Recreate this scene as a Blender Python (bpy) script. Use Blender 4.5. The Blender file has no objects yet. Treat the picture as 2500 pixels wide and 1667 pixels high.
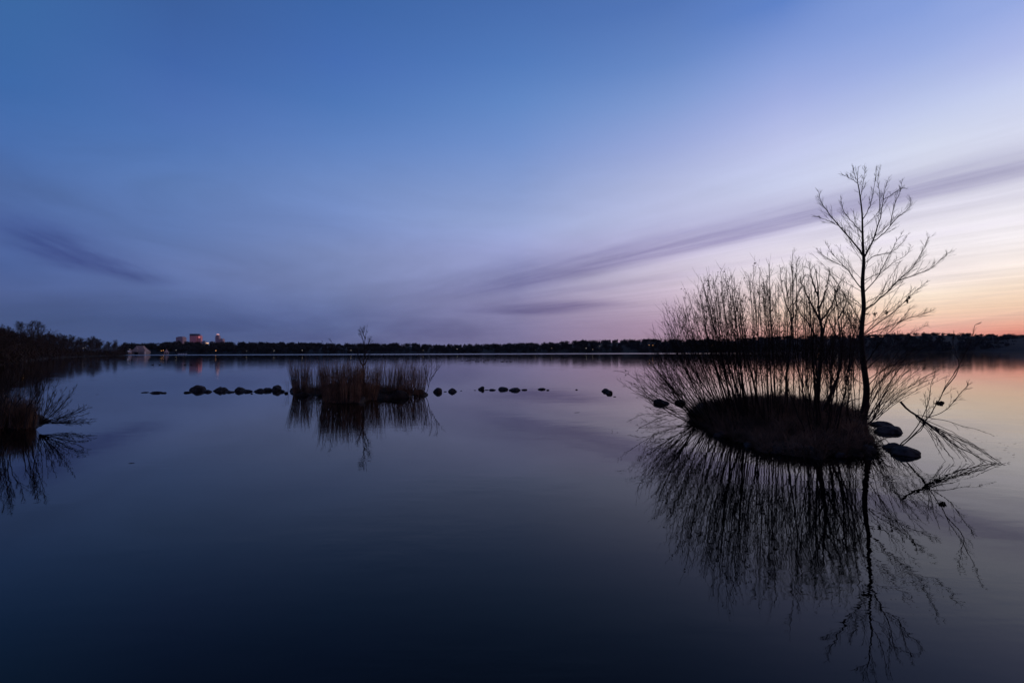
import bpy, math, random
import numpy as np
from math import radians, sin, cos, tan, atan, atan2, pi, sqrt, exp
from mathutils import Vector, Matrix

# ------------------------------------------------------------------ camera
scene = bpy.context.scene
col = scene.collection
F = 1111.1            # focal length in photo pixels (2500 wide)
CH = 2.5              # eye height above the lake
PITCH = atan(26 / F)
ROLL = -0.003
_r = np.array([1., 0, 0]); _f = np.array([0, cos(PITCH), sin(PITCH)]); _u = np.array([0, -sin(PITCH), cos(PITCH)])
CR = cos(ROLL) * _r + sin(ROLL) * _u
CU = -sin(ROLL) * _r + cos(ROLL) * _u
CF = _f
cam_d = bpy.data.cameras.new('camera'); cam = bpy.data.objects.new('camera', cam_d); col.objects.link(cam)
cam_d.sensor_width = 36; cam_d.lens = 36 * F / 2500; cam_d.clip_start = 0.1; cam_d.clip_end = 40000
cam.matrix_world = Matrix(((CR[0], CU[0], -CF[0], 0), (CR[1], CU[1], -CF[1], 0), (CR[2], CU[2], -CF[2], CH), (0, 0, 0, 1)))
scene.camera = cam

def ray(px, py):
    return CF + (px - 1250) / F * CR + (833.5 - py) / F * CU
def P(px, py, Y):                       # the point at depth Y metres
    d = ray(px, py); return np.array([0, 0, CH]) + d * (Y / d[1])
def G(px, py, z=0.0):                   # the point at height z
    d = ray(px, py); return np.array([0, 0, CH]) + d * ((z - CH) / d[2])
def azel(px, py):
    d = ray(px, py); return atan2(d[0], d[1]), atan2(d[2], sqrt(d[0] ** 2 + d[1] ** 2))
def HZ(px):                             # horizon row at a column
    return 859.5 - 0.003 * (px - 1250)

# ------------------------------------------------------------------ world
def s2l(c):
    c = c / 255.0
    return c / 12.92 if c <= 0.04045 else ((c + 0.055) / 1.055) ** 2.4
def L(r, g, b): return (s2l(r), s2l(g), s2l(b), 1)

world = bpy.data.worlds.new('World'); scene.world = world; world.use_nodes = True
nt = world.node_tree; nt.nodes.clear()
class N:
    """tiny expression helper over Math nodes"""
    def __init__(s, sock): s.s = sock
    def __add__(a, b): return M('ADD', a, b)
    def __radd__(a, b): return M('ADD', b, a)
    def __sub__(a, b): return M('SUBTRACT', a, b)
    def __rsub__(a, b): return M('SUBTRACT', b, a)
    def __mul__(a, b): return M('MULTIPLY', a, b)
    def __rmul__(a, b): return M('MULTIPLY', b, a)
    def __truediv__(a, b): return M('DIVIDE', a, b)
    def __rtruediv__(a, b): return M('DIVIDE', b, a)
TREE = nt
def M(op, *args, clamp=False):
    n = TREE.nodes.new('ShaderNodeMath'); n.operation = op; n.use_clamp = clamp
    for i, a in enumerate(args):
        if isinstance(a, N): TREE.links.new(a.s, n.inputs[i])
        else: n.inputs[i].default_value = a
    return N(n.outputs[0])
def smooth(x, a, b):
    n = TREE.nodes.new('ShaderNodeMapRange'); n.interpolation_type = 'SMOOTHSTEP'
    TREE.links.new(x.s, n.inputs[0]); n.inputs[1].default_value = a; n.inputs[2].default_value = b
    return N(n.outputs[0])
def comb(x, y, z=0.0):
    n = TREE.nodes.new('ShaderNodeCombineXYZ')
    for i, a in enumerate((x, y, z)):
        if isinstance(a, N): TREE.links.new(a.s, n.inputs[i])
        else: n.inputs[i].default_value = a
    return n.outputs[0]
def noise(vec, scale, detail=4, rough=0.5, dist=0.0):
    n = TREE.nodes.new('ShaderNodeTexNoise'); TREE.links.new(vec, n.inputs['Vector'])
    n.inputs['Scale'].default_value = scale; n.inputs['Detail'].default_value = detail
    n.inputs['Roughness'].default_value = rough; n.inputs['Distortion'].default_value = dist
    return N(n.outputs[0])
def mixc(f, a, b, mode='MIX'):
    n = TREE.nodes.new('ShaderNodeMix'); n.data_type = 'RGBA'; n.blend_type = mode
    for sock, v in ((n.inputs[0], f), (n.inputs[6], a), (n.inputs[7], b)):
        if isinstance(v, N): TREE.links.new(v.s, sock)
        else: sock.default_value = v
    return N(n.outputs[2])

tc = nt.nodes.new('ShaderNodeTexCoord'); sp = nt.nodes.new('ShaderNodeSeparateXYZ')
nt.links.new(tc.outputs['Generated'], sp.inputs[0])
dx, dy, dz = N(sp.outputs[0]), N(sp.outputs[1]), N(sp.outputs[2])
az = M('ARCTAN2', dx, dy)
el = M('ARCSINE', dz)
SKY = {20: [(0,(60,104,164)),(200,(63,106,170)),(350,(73,109,171)),(450,(78,106,162)),(550,(82,107,164)),(650,(76,98,152)),(720,(80,98,148)),(790,(74,92,138)),(850,(70,88,132))],
 420: [(0,(60,96,158)),(150,(66,103,170)),(250,(76,112,179)),(350,(83,119,182)),(450,(92,122,178)),(560,(97,123,179)),(650,(98,117,168)),(720,(90,108,158)),(780,(76,94,142)),(850,(74,92,136))],
 820: [(0,(62,102,167)),(150,(71,110,179)),(250,(79,119,184)),(350,(95,130,192)),(450,(110,137,192)),(550,(118,140,194)),(620,(122,138,185)),(700,(116,129,174)),(760,(100,113,158)),(800,(92,104,148)),(850,(92,100,140))],
 1260: [(0,(71,109,174)),(150,(83,123,188)),(250,(98,136,198)),(350,(114,145,204)),(450,(134,156,207)),(540,(153,169,215)),(610,(155,162,208)),(680,(150,153,194)),(740,(140,137,175)),(800,(126,121,157)),(850,(118,111,146))],
 1640: [(0,(83,118,183)),(150,(105,138,199)),(250,(130,156,211)),(350,(155,170,219)),(450,(180,188,225)),(540,(194,197,230)),(600,(205,200,228)),(660,(213,202,223)),(720,(205,186,205)),(790,(178,150,172)),(850,(165,134,152))],
 1920: [(0,(96,131,201)),(150,(139,161,219)),(250,(164,177,227)),(350,(190,197,235)),(450,(205,211,240)),(540,(220,218,240)),(600,(232,225,240)),(660,(240,229,235)),(720,(245,222,215)),(770,(245,212,192)),(810,(236,176,160)),(850,(218,150,140))],
 2270: [(0,(134,159,220)),(120,(155,174,227)),(250,(189,200,236)),(350,(213,219,240)),(450,(225,226,241)),(530,(235,231,243)),(600,(244,237,243)),(680,(249,235,232)),(720,(252,232,212)),(760,(246,212,186)),(790,(243,194,174)),(815,(234,166,150)),(850,(210,138,128))],
 2480: [(0,(150,170,226)),(120,(175,187,234)),(220,(199,208,239)),(320,(215,219,240)),(420,(222,222,238)),(510,(236,232,241)),(580,(247,240,243)),(650,(250,236,228)),(700,(249,225,204)),(740,(246,212,184)),(770,(240,195,170)),(795,(240,170,146)),(815,(228,142,122)),(850,(198,115,105))]}
cols = []
for px, rows in SKY.items():
    a = azel(px, 700)[0]
    cols.append((a, [(azel(px, y)[1], c) for y, c in rows]))
top = {0: (52, 88, 160), 7: (110, 135, 205)}
def back(a, pts): cols.append((radians(a), [(radians(e), c) for e, c in pts]))
back(75, [(60,(95,120,190)),(28,(150,165,220)),(18,(215,215,235)),(10,(250,225,205)),(4,(238,182,158)),(0.5,(200,115,100))])
back(120, [(60,(70,95,165)),(25,(110,125,180)),(12,(140,130,165)),(3,(150,110,120)),(0.5,(120,85,90))])
back(179, [(60,(50,70,120)),(25,(70,80,120)),(12,(110,85,110)),(4,(110,75,90)),(0.5,(60,50,70))])
back(-90, [(60,(50,78,135)),(25,(60,90,145)),(12,(85,90,140)),(4,(90,80,115)),(0.5,(55,60,90))])
back(-179, [(60,(50,70,120)),(25,(70,80,120)),(12,(110,85,110)),(4,(110,75,90)),(0.5,(60,50,70))])
cols.sort(key=lambda c: c[0])
ramps = []
EMAX = radians(90)
elf = M('DIVIDE', el, EMAX)
for a, pts in cols:
    r = nt.nodes.new('ShaderNodeValToRGB'); nt.links.new(elf.s, r.inputs[0])
    pts = sorted(pts)
    hi = pts[-1]
    pts = [p for p in pts] + [(EMAX, tuple(int(v * .72) for v in hi[1]))]
    cr = r.color_ramp; cr.interpolation = 'CARDINAL' if False else 'LINEAR'
    while len(cr.elements) < len(pts): cr.elements.new(0.5)
    for i, (e, c) in enumerate(pts):
        cr.elements[i].position = max(0, min(1, e / EMAX))
    for i, (e, c) in enumerate(pts):
        cr.elements[i].color = L(*c)
    ramps.append(N(r.outputs[0]))
sky = ramps[0]
for i in range(1, len(ramps)):
    a0, a1 = cols[i - 1][0], cols[i][0]
    n = nt.nodes.new('ShaderNodeMapRange'); nt.links.new(az.s, n.inputs[0]); n.inputs[1].default_value = a0; n.inputs[2].default_value = a1
    sky = mixc(N(n.outputs[0]), sky, ramps[i])
# thin clouds lie on one level sheet, so they converge towards the horizon
zc = M('MAXIMUM', dz, 0.025)
cu, cv = dx / zc, dy / zc
low = smooth(dz, 0.0, 0.05)
def stripe(nx, ny, w0, sig_lo, sig_hi, s0, s1, f0, f1, strength, wob=0.3, seed=0.0, nf=1.0):
    w = cu * nx + cv * ny
    s = cv * nx - cu * ny
    nz = noise(comb(w * 0.8 + seed, s * 0.35, seed), nf, 5, 0.55)
    fine = noise(comb(w * 4.5 + seed, s * 0.5, seed + 3), nf, 7, 0.68)
    x = (w - w0 + (nz - 0.5) * wob * 2) / (M('MAXIMUM', s, 0.0) * 0.19 + 0.80)
    lo = M('MINIMUM', x, 0.0) / sig_lo; hi = M('MAXIMUM', x, 0.0) / sig_hi
    g = M('EXPONENT', (lo * lo + hi * hi) * -1.0)
    m = g * smooth(s, s0 - f0, s0 + f0) * (1.0 - smooth(s, s1 - f1, s1 + f1))
    return m * M('MAXIMUM', (fine - 0.5) * 1.5 + 0.92, 0.15) * strength
streaks = [
    stripe(.832, .555, 3.80, .52, .24, 0.1, 6.5, .9, 3.2, .92, .20, 1.3),
    stripe(.832, .555, 4.35, .28, .22, -0.6, 2.4, .6, 1.2, .22, .3, 7.7),
    stripe(.80, .60, 5.3, .25, .25, 0.5, 7.5, 1.5, 2.0, .22, .6, 4.1),
    stripe(.78, .62, 7.3, .55, .4, 6.0, 9.3, .8, .9, .85, .35, 9.1),
    stripe(.90, .44, -1.90, .15, .17, 4.7, 8.0, .7, .8, .85, .45, 2.2),
    stripe(.90, .44, -2.3, .10, .12, 5.6, 7.2, .5, .5, .45, .45, 12.2),
]
veil_w = cu * .8 + cv * .6; veil_s = cv * .8 - cu * .6
veil = noise(comb(veil_w * 1.1, veil_s * 0.22, 5.0), 1.0, 6, 0.6, 0.4)
veil2 = noise(comb(cu * 0.22, cv * 0.5, 8.0), 1.0, 5, 0.55, 0.5)
veil_m = smooth(veil, 0.46, 0.72) * 0.15 + smooth(veil2, 0.5, 0.72) * 0.12
veil_m = veil_m * smooth(az, -0.4, 0.3) * smooth(dz, 0.50, 0.16) * (1.0 - smooth(az, 0.2, 0.7) * 0.8)
# low dark bank of cloud over the left horizon
bz = noise(comb(az * 5.0, el * 22.0, 2.0), 1.0, 6, 0.6, 0.3)
bank = M('EXPONENT', M('POWER', (el - 0.052 + (bz - 0.5) * 0.09) / 0.042, 2.0) * -1.0) * smooth(az, -0.75, -0.45) * (1.0 - smooth(az, -0.2, 0.12)) * M('MAXIMUM', (bz - 0.5) * 4.5 + 0.9, 0.0)
rs = noise(comb(az * 2.2, el * 60.0 - az * 9.0, 4.0), 1.0, 5, 0.6, 0.2)
redstreak = smooth(rs, 0.48, 0.66) * smooth(az, 0.3, 0.75) * (1.0 - smooth(el, 0.05, 0.16)) * 0.16
tot = bank * 0.34 + veil_m + redstreak
for s_ in streaks: tot = tot + s_
tot = M('MINIMUM', tot, 1.0)
sky = mixc(tot, sky, (0.50, 0.475, 0.62, 1), 'MULTIPLY')
wisp = noise(comb(veil_w * 2.6 + 3.0, veil_s * 0.30, 9.0), 1.0, 7, 0.62, 0.5)
mott = noise(comb(az * 2.4, el * 8.0, 11.0), 1.0, 7, 0.58, 0.6)
sidew = smooth(az, -0.15, 0.45)
gv = 1.0 + (((veil - 0.5) * 0.45 + (wisp - 0.5) * 0.40) * sidew + (mott - 0.5) * 0.80 * (1.0 - sidew * 0.7)) * smooth(dz, 0.50, 0.12)
sky = mixc(N(TREE.nodes.new('ShaderNodeValue').outputs[0]) * 0.0 + 1.0, sky, N(comb(gv, gv, gv)), 'MULTIPLY')
bg = nt.nodes.new('ShaderNodeBackground'); out = nt.nodes.new('ShaderNodeOutputWorld')
nt.links.new(sky.s, bg.inputs[0]); bg.inputs[1].default_value = 1.0
nt.links.new(bg.outputs[0], out.inputs[0])

# weak first light from beyond the right edge
sd = bpy.data.lights.new('sun', 'SUN'); sun = bpy.data.objects.new('sun', sd); col.objects.link(sun)
sd.energy = 0.10; sd.angle = radians(6); sd.color = (1.0, 0.45, 0.32)
SAZ, SEL = radians(98), radians(2.5)
sun.rotation_euler = Vector((sin(SAZ) * cos(SEL), cos(SAZ) * cos(SEL), sin(SEL))).to_track_quat('Z', 'Y').to_euler()

scene.view_settings.view_transform = 'Standard'; scene.view_settings.look = 'None'
scene.view_settings.exposure = 0; scene.view_settings.gamma = 1
scene.render.engine = 'CYCLES'
scene.cycles.max_bounces = 6

# ------------------------------------------------------------------ helpers
def mat(name, c1, c2=None, scale=5, rough=0.9, spec=0.2, bump=0.0, detail=6, metallic=0):
    global TREE
    m = bpy.data.materials.new(name); m.use_nodes = True; TREE = m.node_tree
    b = TREE.nodes['Principled BSDF']; b.inputs['Roughness'].default_value = rough
    b.inputs['Specular IOR Level'].default_value = spec; b.inputs['Metallic'].default_value = metallic
    t = TREE.nodes.new('ShaderNodeTexCoord')
    nz = noise(t.outputs['Object'], scale, detail, 0.6)
    c2 = c2 or tuple(v * .55 for v in c1)
    c = mixc(smooth(nz, 0.35, 0.65), (*c1, 1), (*c2, 1)); TREE.links.new(c.s, b.inputs['Base Color'])
    if bump:
        bn = TREE.nodes.new('ShaderNodeBump'); bn.inputs['Distance'].default_value = bump; bn.inputs['Strength'].default_value = 1
        TREE.links.new(nz.s, bn.inputs['Height']); TREE.links.new(bn.outputs[0], b.inputs['Normal'])
    return m
def emit(name, c, s):
    m = bpy.data.materials.new(name); m.use_nodes = True; b = m.node_tree.nodes['Principled BSDF']
    b.inputs['Base Color'].default_value = (.8, .8, .8, 1)
    b.inputs['Emission Color'].default_value = (*c, 1); b.inputs['Emission Strength'].default_value = s
    return m
BARK = mat('bark', (.030, .022, .018), (.018, .013, .011), 12, bump=.004)
TWIG = mat('twig_bark', (.026, .018, .016), (.016, .011, .010), 9)
LEAF = mat('dry_leaf', (.040, .022, .014), None, 20)
GRASS = mat('dead_grass', (.20, .125, .078), (.028, .019, .014), 1.8)
REED = mat('dry_reed', (.28, .165, .095), (.060, .036, .026), 2)
SOIL = mat('soil', (.050, .034, .024), (.018, .013, .010), 4, bump=.03)
ROCK = mat('rock', (.055, .048, .045), (.014, .012, .012), 5, rough=.85, bump=.02, spec=.15)
GROUND = mat('ground', (.020, .017, .014), (.011, .010, .009), .05)
WOODM = mat('bare_wood', (.030, .030, .030), (.020, .019, .019), .05)
FARBARK = mat('far_bark', (.055, .036, .026), (.024, .017, .013), .12)

def link(name, me, parent=None):
    o = bpy.data.objects.new(name, me); col.objects.link(o)
    if parent is not None: o.parent = parent
    return o
def tag(o, label=None, cat=None, group=None, kind=None):
    if label: o['label'] = label
    if cat: o['category'] = cat
    if group: o['group'] = group
    if kind: o['kind'] = kind
    return o
def empty(name, loc, label, cat, group=None):
    o = bpy.data.objects.new(name, None); col.objects.link(o); o.location = loc; o.empty_display_size = .2
    return tag(o, label, cat, group)
def raw_mesh(name, V, Fc, mats, smooth_=True):
    V = np.asarray(V, dtype=np.float32); Fc = np.asarray(Fc, dtype=np.int32)
    me = bpy.data.meshes.new(name); n, k = Fc.shape
    me.vertices.add(len(V)); me.vertices.foreach_set('co', V.ravel())
    me.loops.add(n * k); me.loops.foreach_set('vertex_index', Fc.ravel())
    me.polygons.add(n); me.polygons.foreach_set('loop_start', np.arange(n, dtype=np.int32) * k)
    me.polygons.foreach_set('loop_total', np.full(n, k, dtype=np.int32))
    me.polygons.foreach_set('use_smooth', np.full(n, smooth_))
    me.update(calc_edges=True); me.validate()
    for m in (mats if isinstance(mats, (list, tuple)) else [mats]): me.materials.append(m)
    return me
class Tubes:
    """collects polylines with radii, sweeps them all into one mesh"""
    def __init__(s): s.b = {}
    def add(s, pts, rad, sides=3):
        s.b.setdefault((len(pts), sides), []).append((pts, rad))
    def mesh(s, name, m, org=(0, 0, 0)):
        VV, FF, off = [], [], 0
        for (k, sd_), lst in s.b.items():
            Pt = np.array([a[0] for a in lst], dtype=float) - np.array(org); R = np.array([a[1] for a in lst], dtype=float)
            T = np.gradient(Pt, axis=1); T /= np.linalg.norm(T, axis=2, keepdims=True) + 1e-9
            ax = np.where(np.abs(T[:, :1, 2:3]) > .8, np.array([[[1., 0.12, 0]]]), np.array([[[0.05, .1, 1.]]]))
            A = np.cross(T, ax); A /= np.linalg.norm(A, axis=2, keepdims=True) + 1e-9
            B = np.cross(T, A)
            th = np.arange(sd_) * 2 * pi / sd_
            V = Pt[:, :, None, :] + R[:, :, None, None] * (A[:, :, None, :] * np.cos(th)[None, None, :, None] + B[:, :, None, :] * np.sin(th)[None, None, :, None])
            n = len(lst)
            base = off + (np.arange(n) * k * sd_)[:, None, None] + (np.arange(k - 1) * sd_)[None, :, None]
            i = np.arange(sd_)[None, None, :]; j = (i + 1) % sd_
            FF.append(np.stack([base + i, base + j, base + j + sd_, base + i + sd_], -1).reshape(-1, 4))
            VV.append(V.reshape(-1, 3)); off += n * k * sd_
        return raw_mesh(name, np.concatenate(VV), np.concatenate(FF), m)
def quads_mesh(name, C, A, B, m):
    """many small quads: centre, half axes"""
    C = np.asarray(C); A = np.asarray(A); B = np.asarray(B)
    V = np.stack([C - A - B, C + A - B, C + A + B, C - A + B], 1).reshape(-1, 3)
    return raw_mesh(name, V, np.arange(len(V)).reshape(-1, 4), m, False)
def catmull(pts, n):
    pts = np.array(pts, dtype=float); m = len(pts)
    if m < 3:
        t = np.linspace(0, 1, n)[:, None]; return pts[0] * (1 - t) + pts[-1] * t
    q = np.vstack([2 * pts[0] - pts[1], pts, 2 * pts[-1] - pts[-2]])
    t = np.linspace(0, m - 1 - 1e-6, n); i = t.astype(int); f = (t - i)[:, None]
    p0, p1, p2, p3 = q[i], q[i + 1], q[i + 2], q[i + 3]
    return .5 * (2 * p1 + (p2 - p0) * f + (2 * p0 - 5 * p1 + 4 * p2 - p3) * f * f + (3 * p1 - p0 - 3 * p2 + p3) * f ** 3)
def unit(v): return v / (np.linalg.norm(v) + 1e-9)
def twig_curve(rng, p, d, ln, up, k, wob):
    pts = [p]; d = d.copy()
    for i in range(k - 1):
        d = unit(d + np.array([0, 0, up]) + rng.normal(0, wob, 3)); p = p + d * (ln / (k - 1)); pts.append(p)
    return np.array(pts)
def dress(rng, tb, pts, rad, n1, l1, n2, l2, ang=.6, up=.12, start=.25, rmin=.0035, flat=.75, leaves=None, pl=0, wob=.10, taper=.7, n3=0):
    """twigs on a limb: n1 side branches, each with n2 twigs"""
    k = len(pts); total = np.linalg.norm(np.diff(pts, axis=0), axis=1).sum()
    side = rng.random() < .5
    for a in range(n1):
        t = start + (1 - start) * (a + rng.random()) / n1 * .98
        f = t * (k - 1); i = min(int(f), k - 2); p = pts[i] + (pts[i + 1] - pts[i]) * (f - i)
        T = unit(pts[i + 1] - pts[i]); side = not side
        q = rng.normal(0, 1, 3); q = unit(q - T * np.dot(q, T)); 
        sx = unit(np.cross(T, np.array([0, 1., 0]))) * (1 if side else -1)
        q = unit(q * (1 - flat) + sx * flat)
        an = ang * rng.uniform(.7, 1.35)
        d = T * cos(an) + q * sin(an)
        ln = l1 * rng.uniform(.55, 1.25) * (1 - taper * t)
        r0 = max(rmin, min((rad[i]) * .55, ln * .011))
        c = twig_curve(rng, p, d, ln, up, 5, wob * .7)
        tb.add(c, [r0, r0 * .85, r0 * .7, max(rmin * .8, r0 * .5), rmin * .55], 3)
        for b in range(max(1, int(round(n2 * (1.15 - .75 * t)))) if n2 else 0):
            tt = .2 + .8 * (b + rng.random()) / n2; ff = min(tt, .99) * 4; ii = int(ff); pp = c[ii] + (c[ii + 1] - c[ii]) * (ff - ii)
            TT = unit(c[ii + 1] - c[ii]); qq = rng.normal(0, 1, 3); qq = unit(qq - TT * np.dot(qq, TT))
            an2 = ang * rng.uniform(.6, 1.4); d2 = TT * cos(an2) + qq * sin(an2)
            l_ = l2 * rng.uniform(.5, 1.3) * (1 - .3 * tt) * (1.1 - .45 * t)
            c2 = twig_curve(rng, pp, d2, l_, up, 4, wob * .8)
            rr = max(rmin * .8, r0 * .45)
            tb.add(c2, [rr, rr * .85, rr * .7, rmin * .45], 3)
            for e in range(n3):
                c3 = twig_curve(rng, c2[1 + (e % 2)], unit(c2[-1] - c2[0] + rng.normal(0, .3, 3) * l_), l_ * .6, up, 3, wob * .6)
                tb.add(c3, [rr * .7, rr * .55, rmin * .4], 3)
            if leaves is not None and rng.random() < pl:
                for e in range(rng.integers(1, 4)): leaves.append((c2[rng.integers(1, 4)] + rng.normal(0, .02, 3), rng.normal(0, 1, 3), rng.normal(0, 1, 3)))
def leaf_mesh(name, lv, sz, rng, m):
    C = np.array([a[0] for a in lv]); A = np.array([unit(a[1]) for a in lv]); B = np.array([unit(np.cross(a[1], a[2])) for a in lv])
    s = rng.uniform(.5, 1.3, (len(lv), 1)) * sz
    return quads_mesh(name, C, A * s, B * s * .38, m)

# ------------------------------------------------------------------ lake, ground
def vnoise(seed):
    r = np.random.default_rng(seed); ph = r.uniform(0, 6.28, 12); fr = r.uniform(.5, 1.5, 12)
    return lambda x: sum(sin(x * fr[i] * (1.7 ** (i % 4)) + ph[i]) for i in range(12)) / 12
lb = [(-900, 30), (-500, 48), (-250, 70), (-100, 85), (0, 108), (60, 155), (120, 235), (200, 345), (290, 450), (301, 470), (306, 800), (330, 815), (600, 850), (1000, 930), (1500, 1000), (2200, 1000), (2600, 960), (3200, 800), (5000, 600), (9000, 500)]
def az_of(px): return atan((px - 1250) / F)
LBA = np.array([az_of(p[0]) for p in lb]); LBR = np.array([p[1] for p in lb], float)   # depth Y per azimuth
def shoreY(a): return float(np.interp(a, LBA, LBR))
# tree line tops (px, row)
TOP = [(-600, 800), (300, 839), (330, 840), (450, 836), (600, 836.5), (900, 840), (1000, 839), (1060, 843), (1150, 842), (1300, 837), (1400, 833), (1500, 830), (1600, 828.5), (1700, 829), (1900, 822), (2100, 819), (2280, 813), (2400, 816), (2500, 819), (3200, 815), (5000, 815)]
def topz(px, Y): 
    y = np.interp(px, [t[0] for t in TOP], [t[1] for t in TOP]); return P(px, y, Y)[2]

def water_material():
    global TREE
    m = bpy.data.materials.new('lake_water'); m.use_nodes = True; TREE = m.node_tree
    b = TREE.nodes['Principled BSDF']
    b.inputs['Base Color'].default_value = (.001, .0012, .0015, 1); b.inputs['IOR'].default_value = 1.27; b.inputs['Specular Tint'].default_value = (.74, .50, .42, 1)
    b.inputs['Specular IOR Level'].default_value = .5
    g = TREE.nodes.new('ShaderNodeNewGeometry'); s = TREE.nodes.new('ShaderNodeSeparateXYZ'); TREE.links.new(g.outputs['Position'], s.inputs[0])
    x, y = N(s.outputs[0]), N(s.outputs[1])
    pos = comb(x, y, 0.0)
    dist = M('SQRT', x * x + y * y)
    # breeze patches far out, calm water by the near shore
    patch = noise(comb(x * .02, y * .05, 0), 1, 4, .6, .4)
    near = noise(comb(x * .25, y * .5, 3.0), 1, 3, .5)
    out_far = smooth(dist, 18, 160)
    wa = noise(comb(x * 1.6, y * 3.2, 0), 1, 3, .55)          # ripples, crests roughly across the view
    wb = noise(comb(x * .35 + 5, y * .8, 1.0), 1, 3, .5)      # slow swell
    wc = noise(comb(x * 9.0, y * 14.0, 2.0), 1, 2, .5)
    h = wa * (.0006 + smooth(near, .48, .70) * .0022 + out_far * .0022) + wb * .0030 + noise(comb(x * .5, y * 6.0, 7.0), 1, 2, .5) * smooth(near, .42, .62) * .0009 + wc * (.00006 + smooth(near, .55, .72) * .00025 + out_far * .0003)
    bn = TREE.nodes.new('ShaderNodeBump'); bn.inputs['Strength'].default_value = 1; bn.inputs['Distance'].default_value = 1
    TREE.links.new(h.s, bn.inputs['Height']); TREE.links.new(bn.outputs[0], b.inputs['Normal'])
    # wind-roughened band below the far shore
    wnd = smooth(y + (patch - .5) * 60, 430, 620) * (1.0 - smooth(x, 120, 430))
    rgh = .010 + out_far * (.014 + smooth(patch, .45, .65) * .014) + wnd * .22
    TREE.links.new(rgh.s, b.inputs['Roughness'])
    return m
WATER = water_material()
n_a, ws = 24, [0.0, 8, 30, 80, 200, 500, 1000, 1500]
# one sheet, finer near the camera
xs = sorted(set([-1500, -900, -500, -250, -120, -60, -30, -15, 0, 15, 30, 60, 120, 250, 500, 900, 1500, 2000])); ys = [-400, -100, -30, 0, 10, 20, 40, 80, 160, 320, 600, 900, 1150]
V = [(x, y, 0) for y in ys for x in xs]; nx = len(xs)
Fc = [(j * nx + i, j * nx + i + 1, (j + 1) * nx + i + 1, (j + 1) * nx + i) for j in range(len(ys) - 1) for i in range(nx - 1)]
tag(link('water', raw_mesh('water', V, Fc, WATER, False)), 'calm dark lake mirroring the dusk sky', None, None, 'structure')

# land: a polar sheet that dips below the lake and rises behind its shore
azs = list(np.linspace(-pi, radians(-62), 24)[:-1]) + list(np.linspace(radians(-62), radians(62), 420)) + list(np.linspace(radians(62), pi, 24)[1:])
offs = [-1, -.6, 0, .3, 1, 3, 8, 15, 30, 60, 90, 130, 180, 260, 400, 800, 2000, 4400]
def hill(a, o):
    """ground height at offset o behind the shore"""
    px = 1250 + F * tan(max(-1.2, min(1.2, a)))
    if abs(a) > radians(70): return min(1.2, o * .05)
    base = .5 * (1 - exp(-o / 3)) + .01 * min(o, 100)
    if px < 303:
        hb = np.interp(px, [-900, -200, 0, 130, 200, 290], [5, 6, 6.5, 5, 3.5, 1.5]); return base + hb * (1 - exp(-max(0, o - 4) / 35.))
    Y = shoreY(a) + 180
    tz = topz(px, Y) - 8
    return base + max(0, tz) * float(np.clip((o - 5) / 160., 0, 1)) ** .8
V = []; 
for a in azs:
    if abs(a) < radians(86):
        Y0 = shoreY(a) if abs(a) <= max(abs(LBA[0]), LBA[-1]) else 40
        r0 = Y0 / cos(a) if abs(a) < radians(80) else 200
    else: r0 = 200
    r0 = min(r0, 1400) if a > radians(40) else r0
    if abs(a) > radians(100): r0 = 380
    ca = a
    for o in offs:
        if o == -1: V.append((0.01 * sin(a), 0.01 * cos(a), -2.5)); continue
        if o == -.6: r, z = r0 * .97, -2.0
        elif o == 0: r, z = r0, -.08
        else: r, z = r0 + o, hill(a, o)
        V.append((sin(a) * r, cos(a) * r, z))
no = len(offs); Fc = []
for i in range(len(azs) - 1):
    for j in range(no - 1):
        Fc.append((i * no + j, i * no + j + 1, (i + 1) * no + j + 1, (i + 1) * no + j))
tag(link('ground', raw_mesh('ground', V, Fc, GROUND)), 'dark lake bed and low wooded shore land', None, None, 'structure')

# ------------------------------------------------------------------ far wood (one mass) and single crowns
def crown_quads(rng, c, w, h, n, conifer=False):
    C, A, B = [], [], []
    nb = rng.integers(4, 7); lob = [(rng.uniform(-.32, .32) * w, rng.uniform(-.3, .3) * w, rng.uniform(-.25, .3) * h, rng.uniform(.25, .42)) for _ in range(nb)]
    for i in range(n):
        if conifer:
            t = rng.random() ** .7; rr = w * .5 * t * rng.uniform(.3, 1); th = rng.uniform(0, 6.28)
            p = np.array([cos(th) * rr, sin(th) * rr, h * .5 - t * h]); 
        else:
            l = lob[rng.integers(nb)]; v = unit(rng.normal(0, 1, 3)) * rng.random() ** .4 * l[3]
            p = np.array([l[0] + v[0] * w, l[1] + v[1] * w, l[2] + v[2] * h])
        C.append(c + p); d = unit(p + np.array([0, 0, h * .4]) + rng.normal(0, .4, 3) * w * .3)
        s = rng.uniform(.35, 1.0) * min(w, 13) * .12
        A.append(d * s * 1.5); q = unit(np.cross(d, rng.normal(0, 1, 3))); B.append(q * s * rng.uniform(.25, .6))
    return C, A, B
rng = np.random.default_rng(5)
C, A, B = [], [], []; tb = Tubes()
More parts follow.
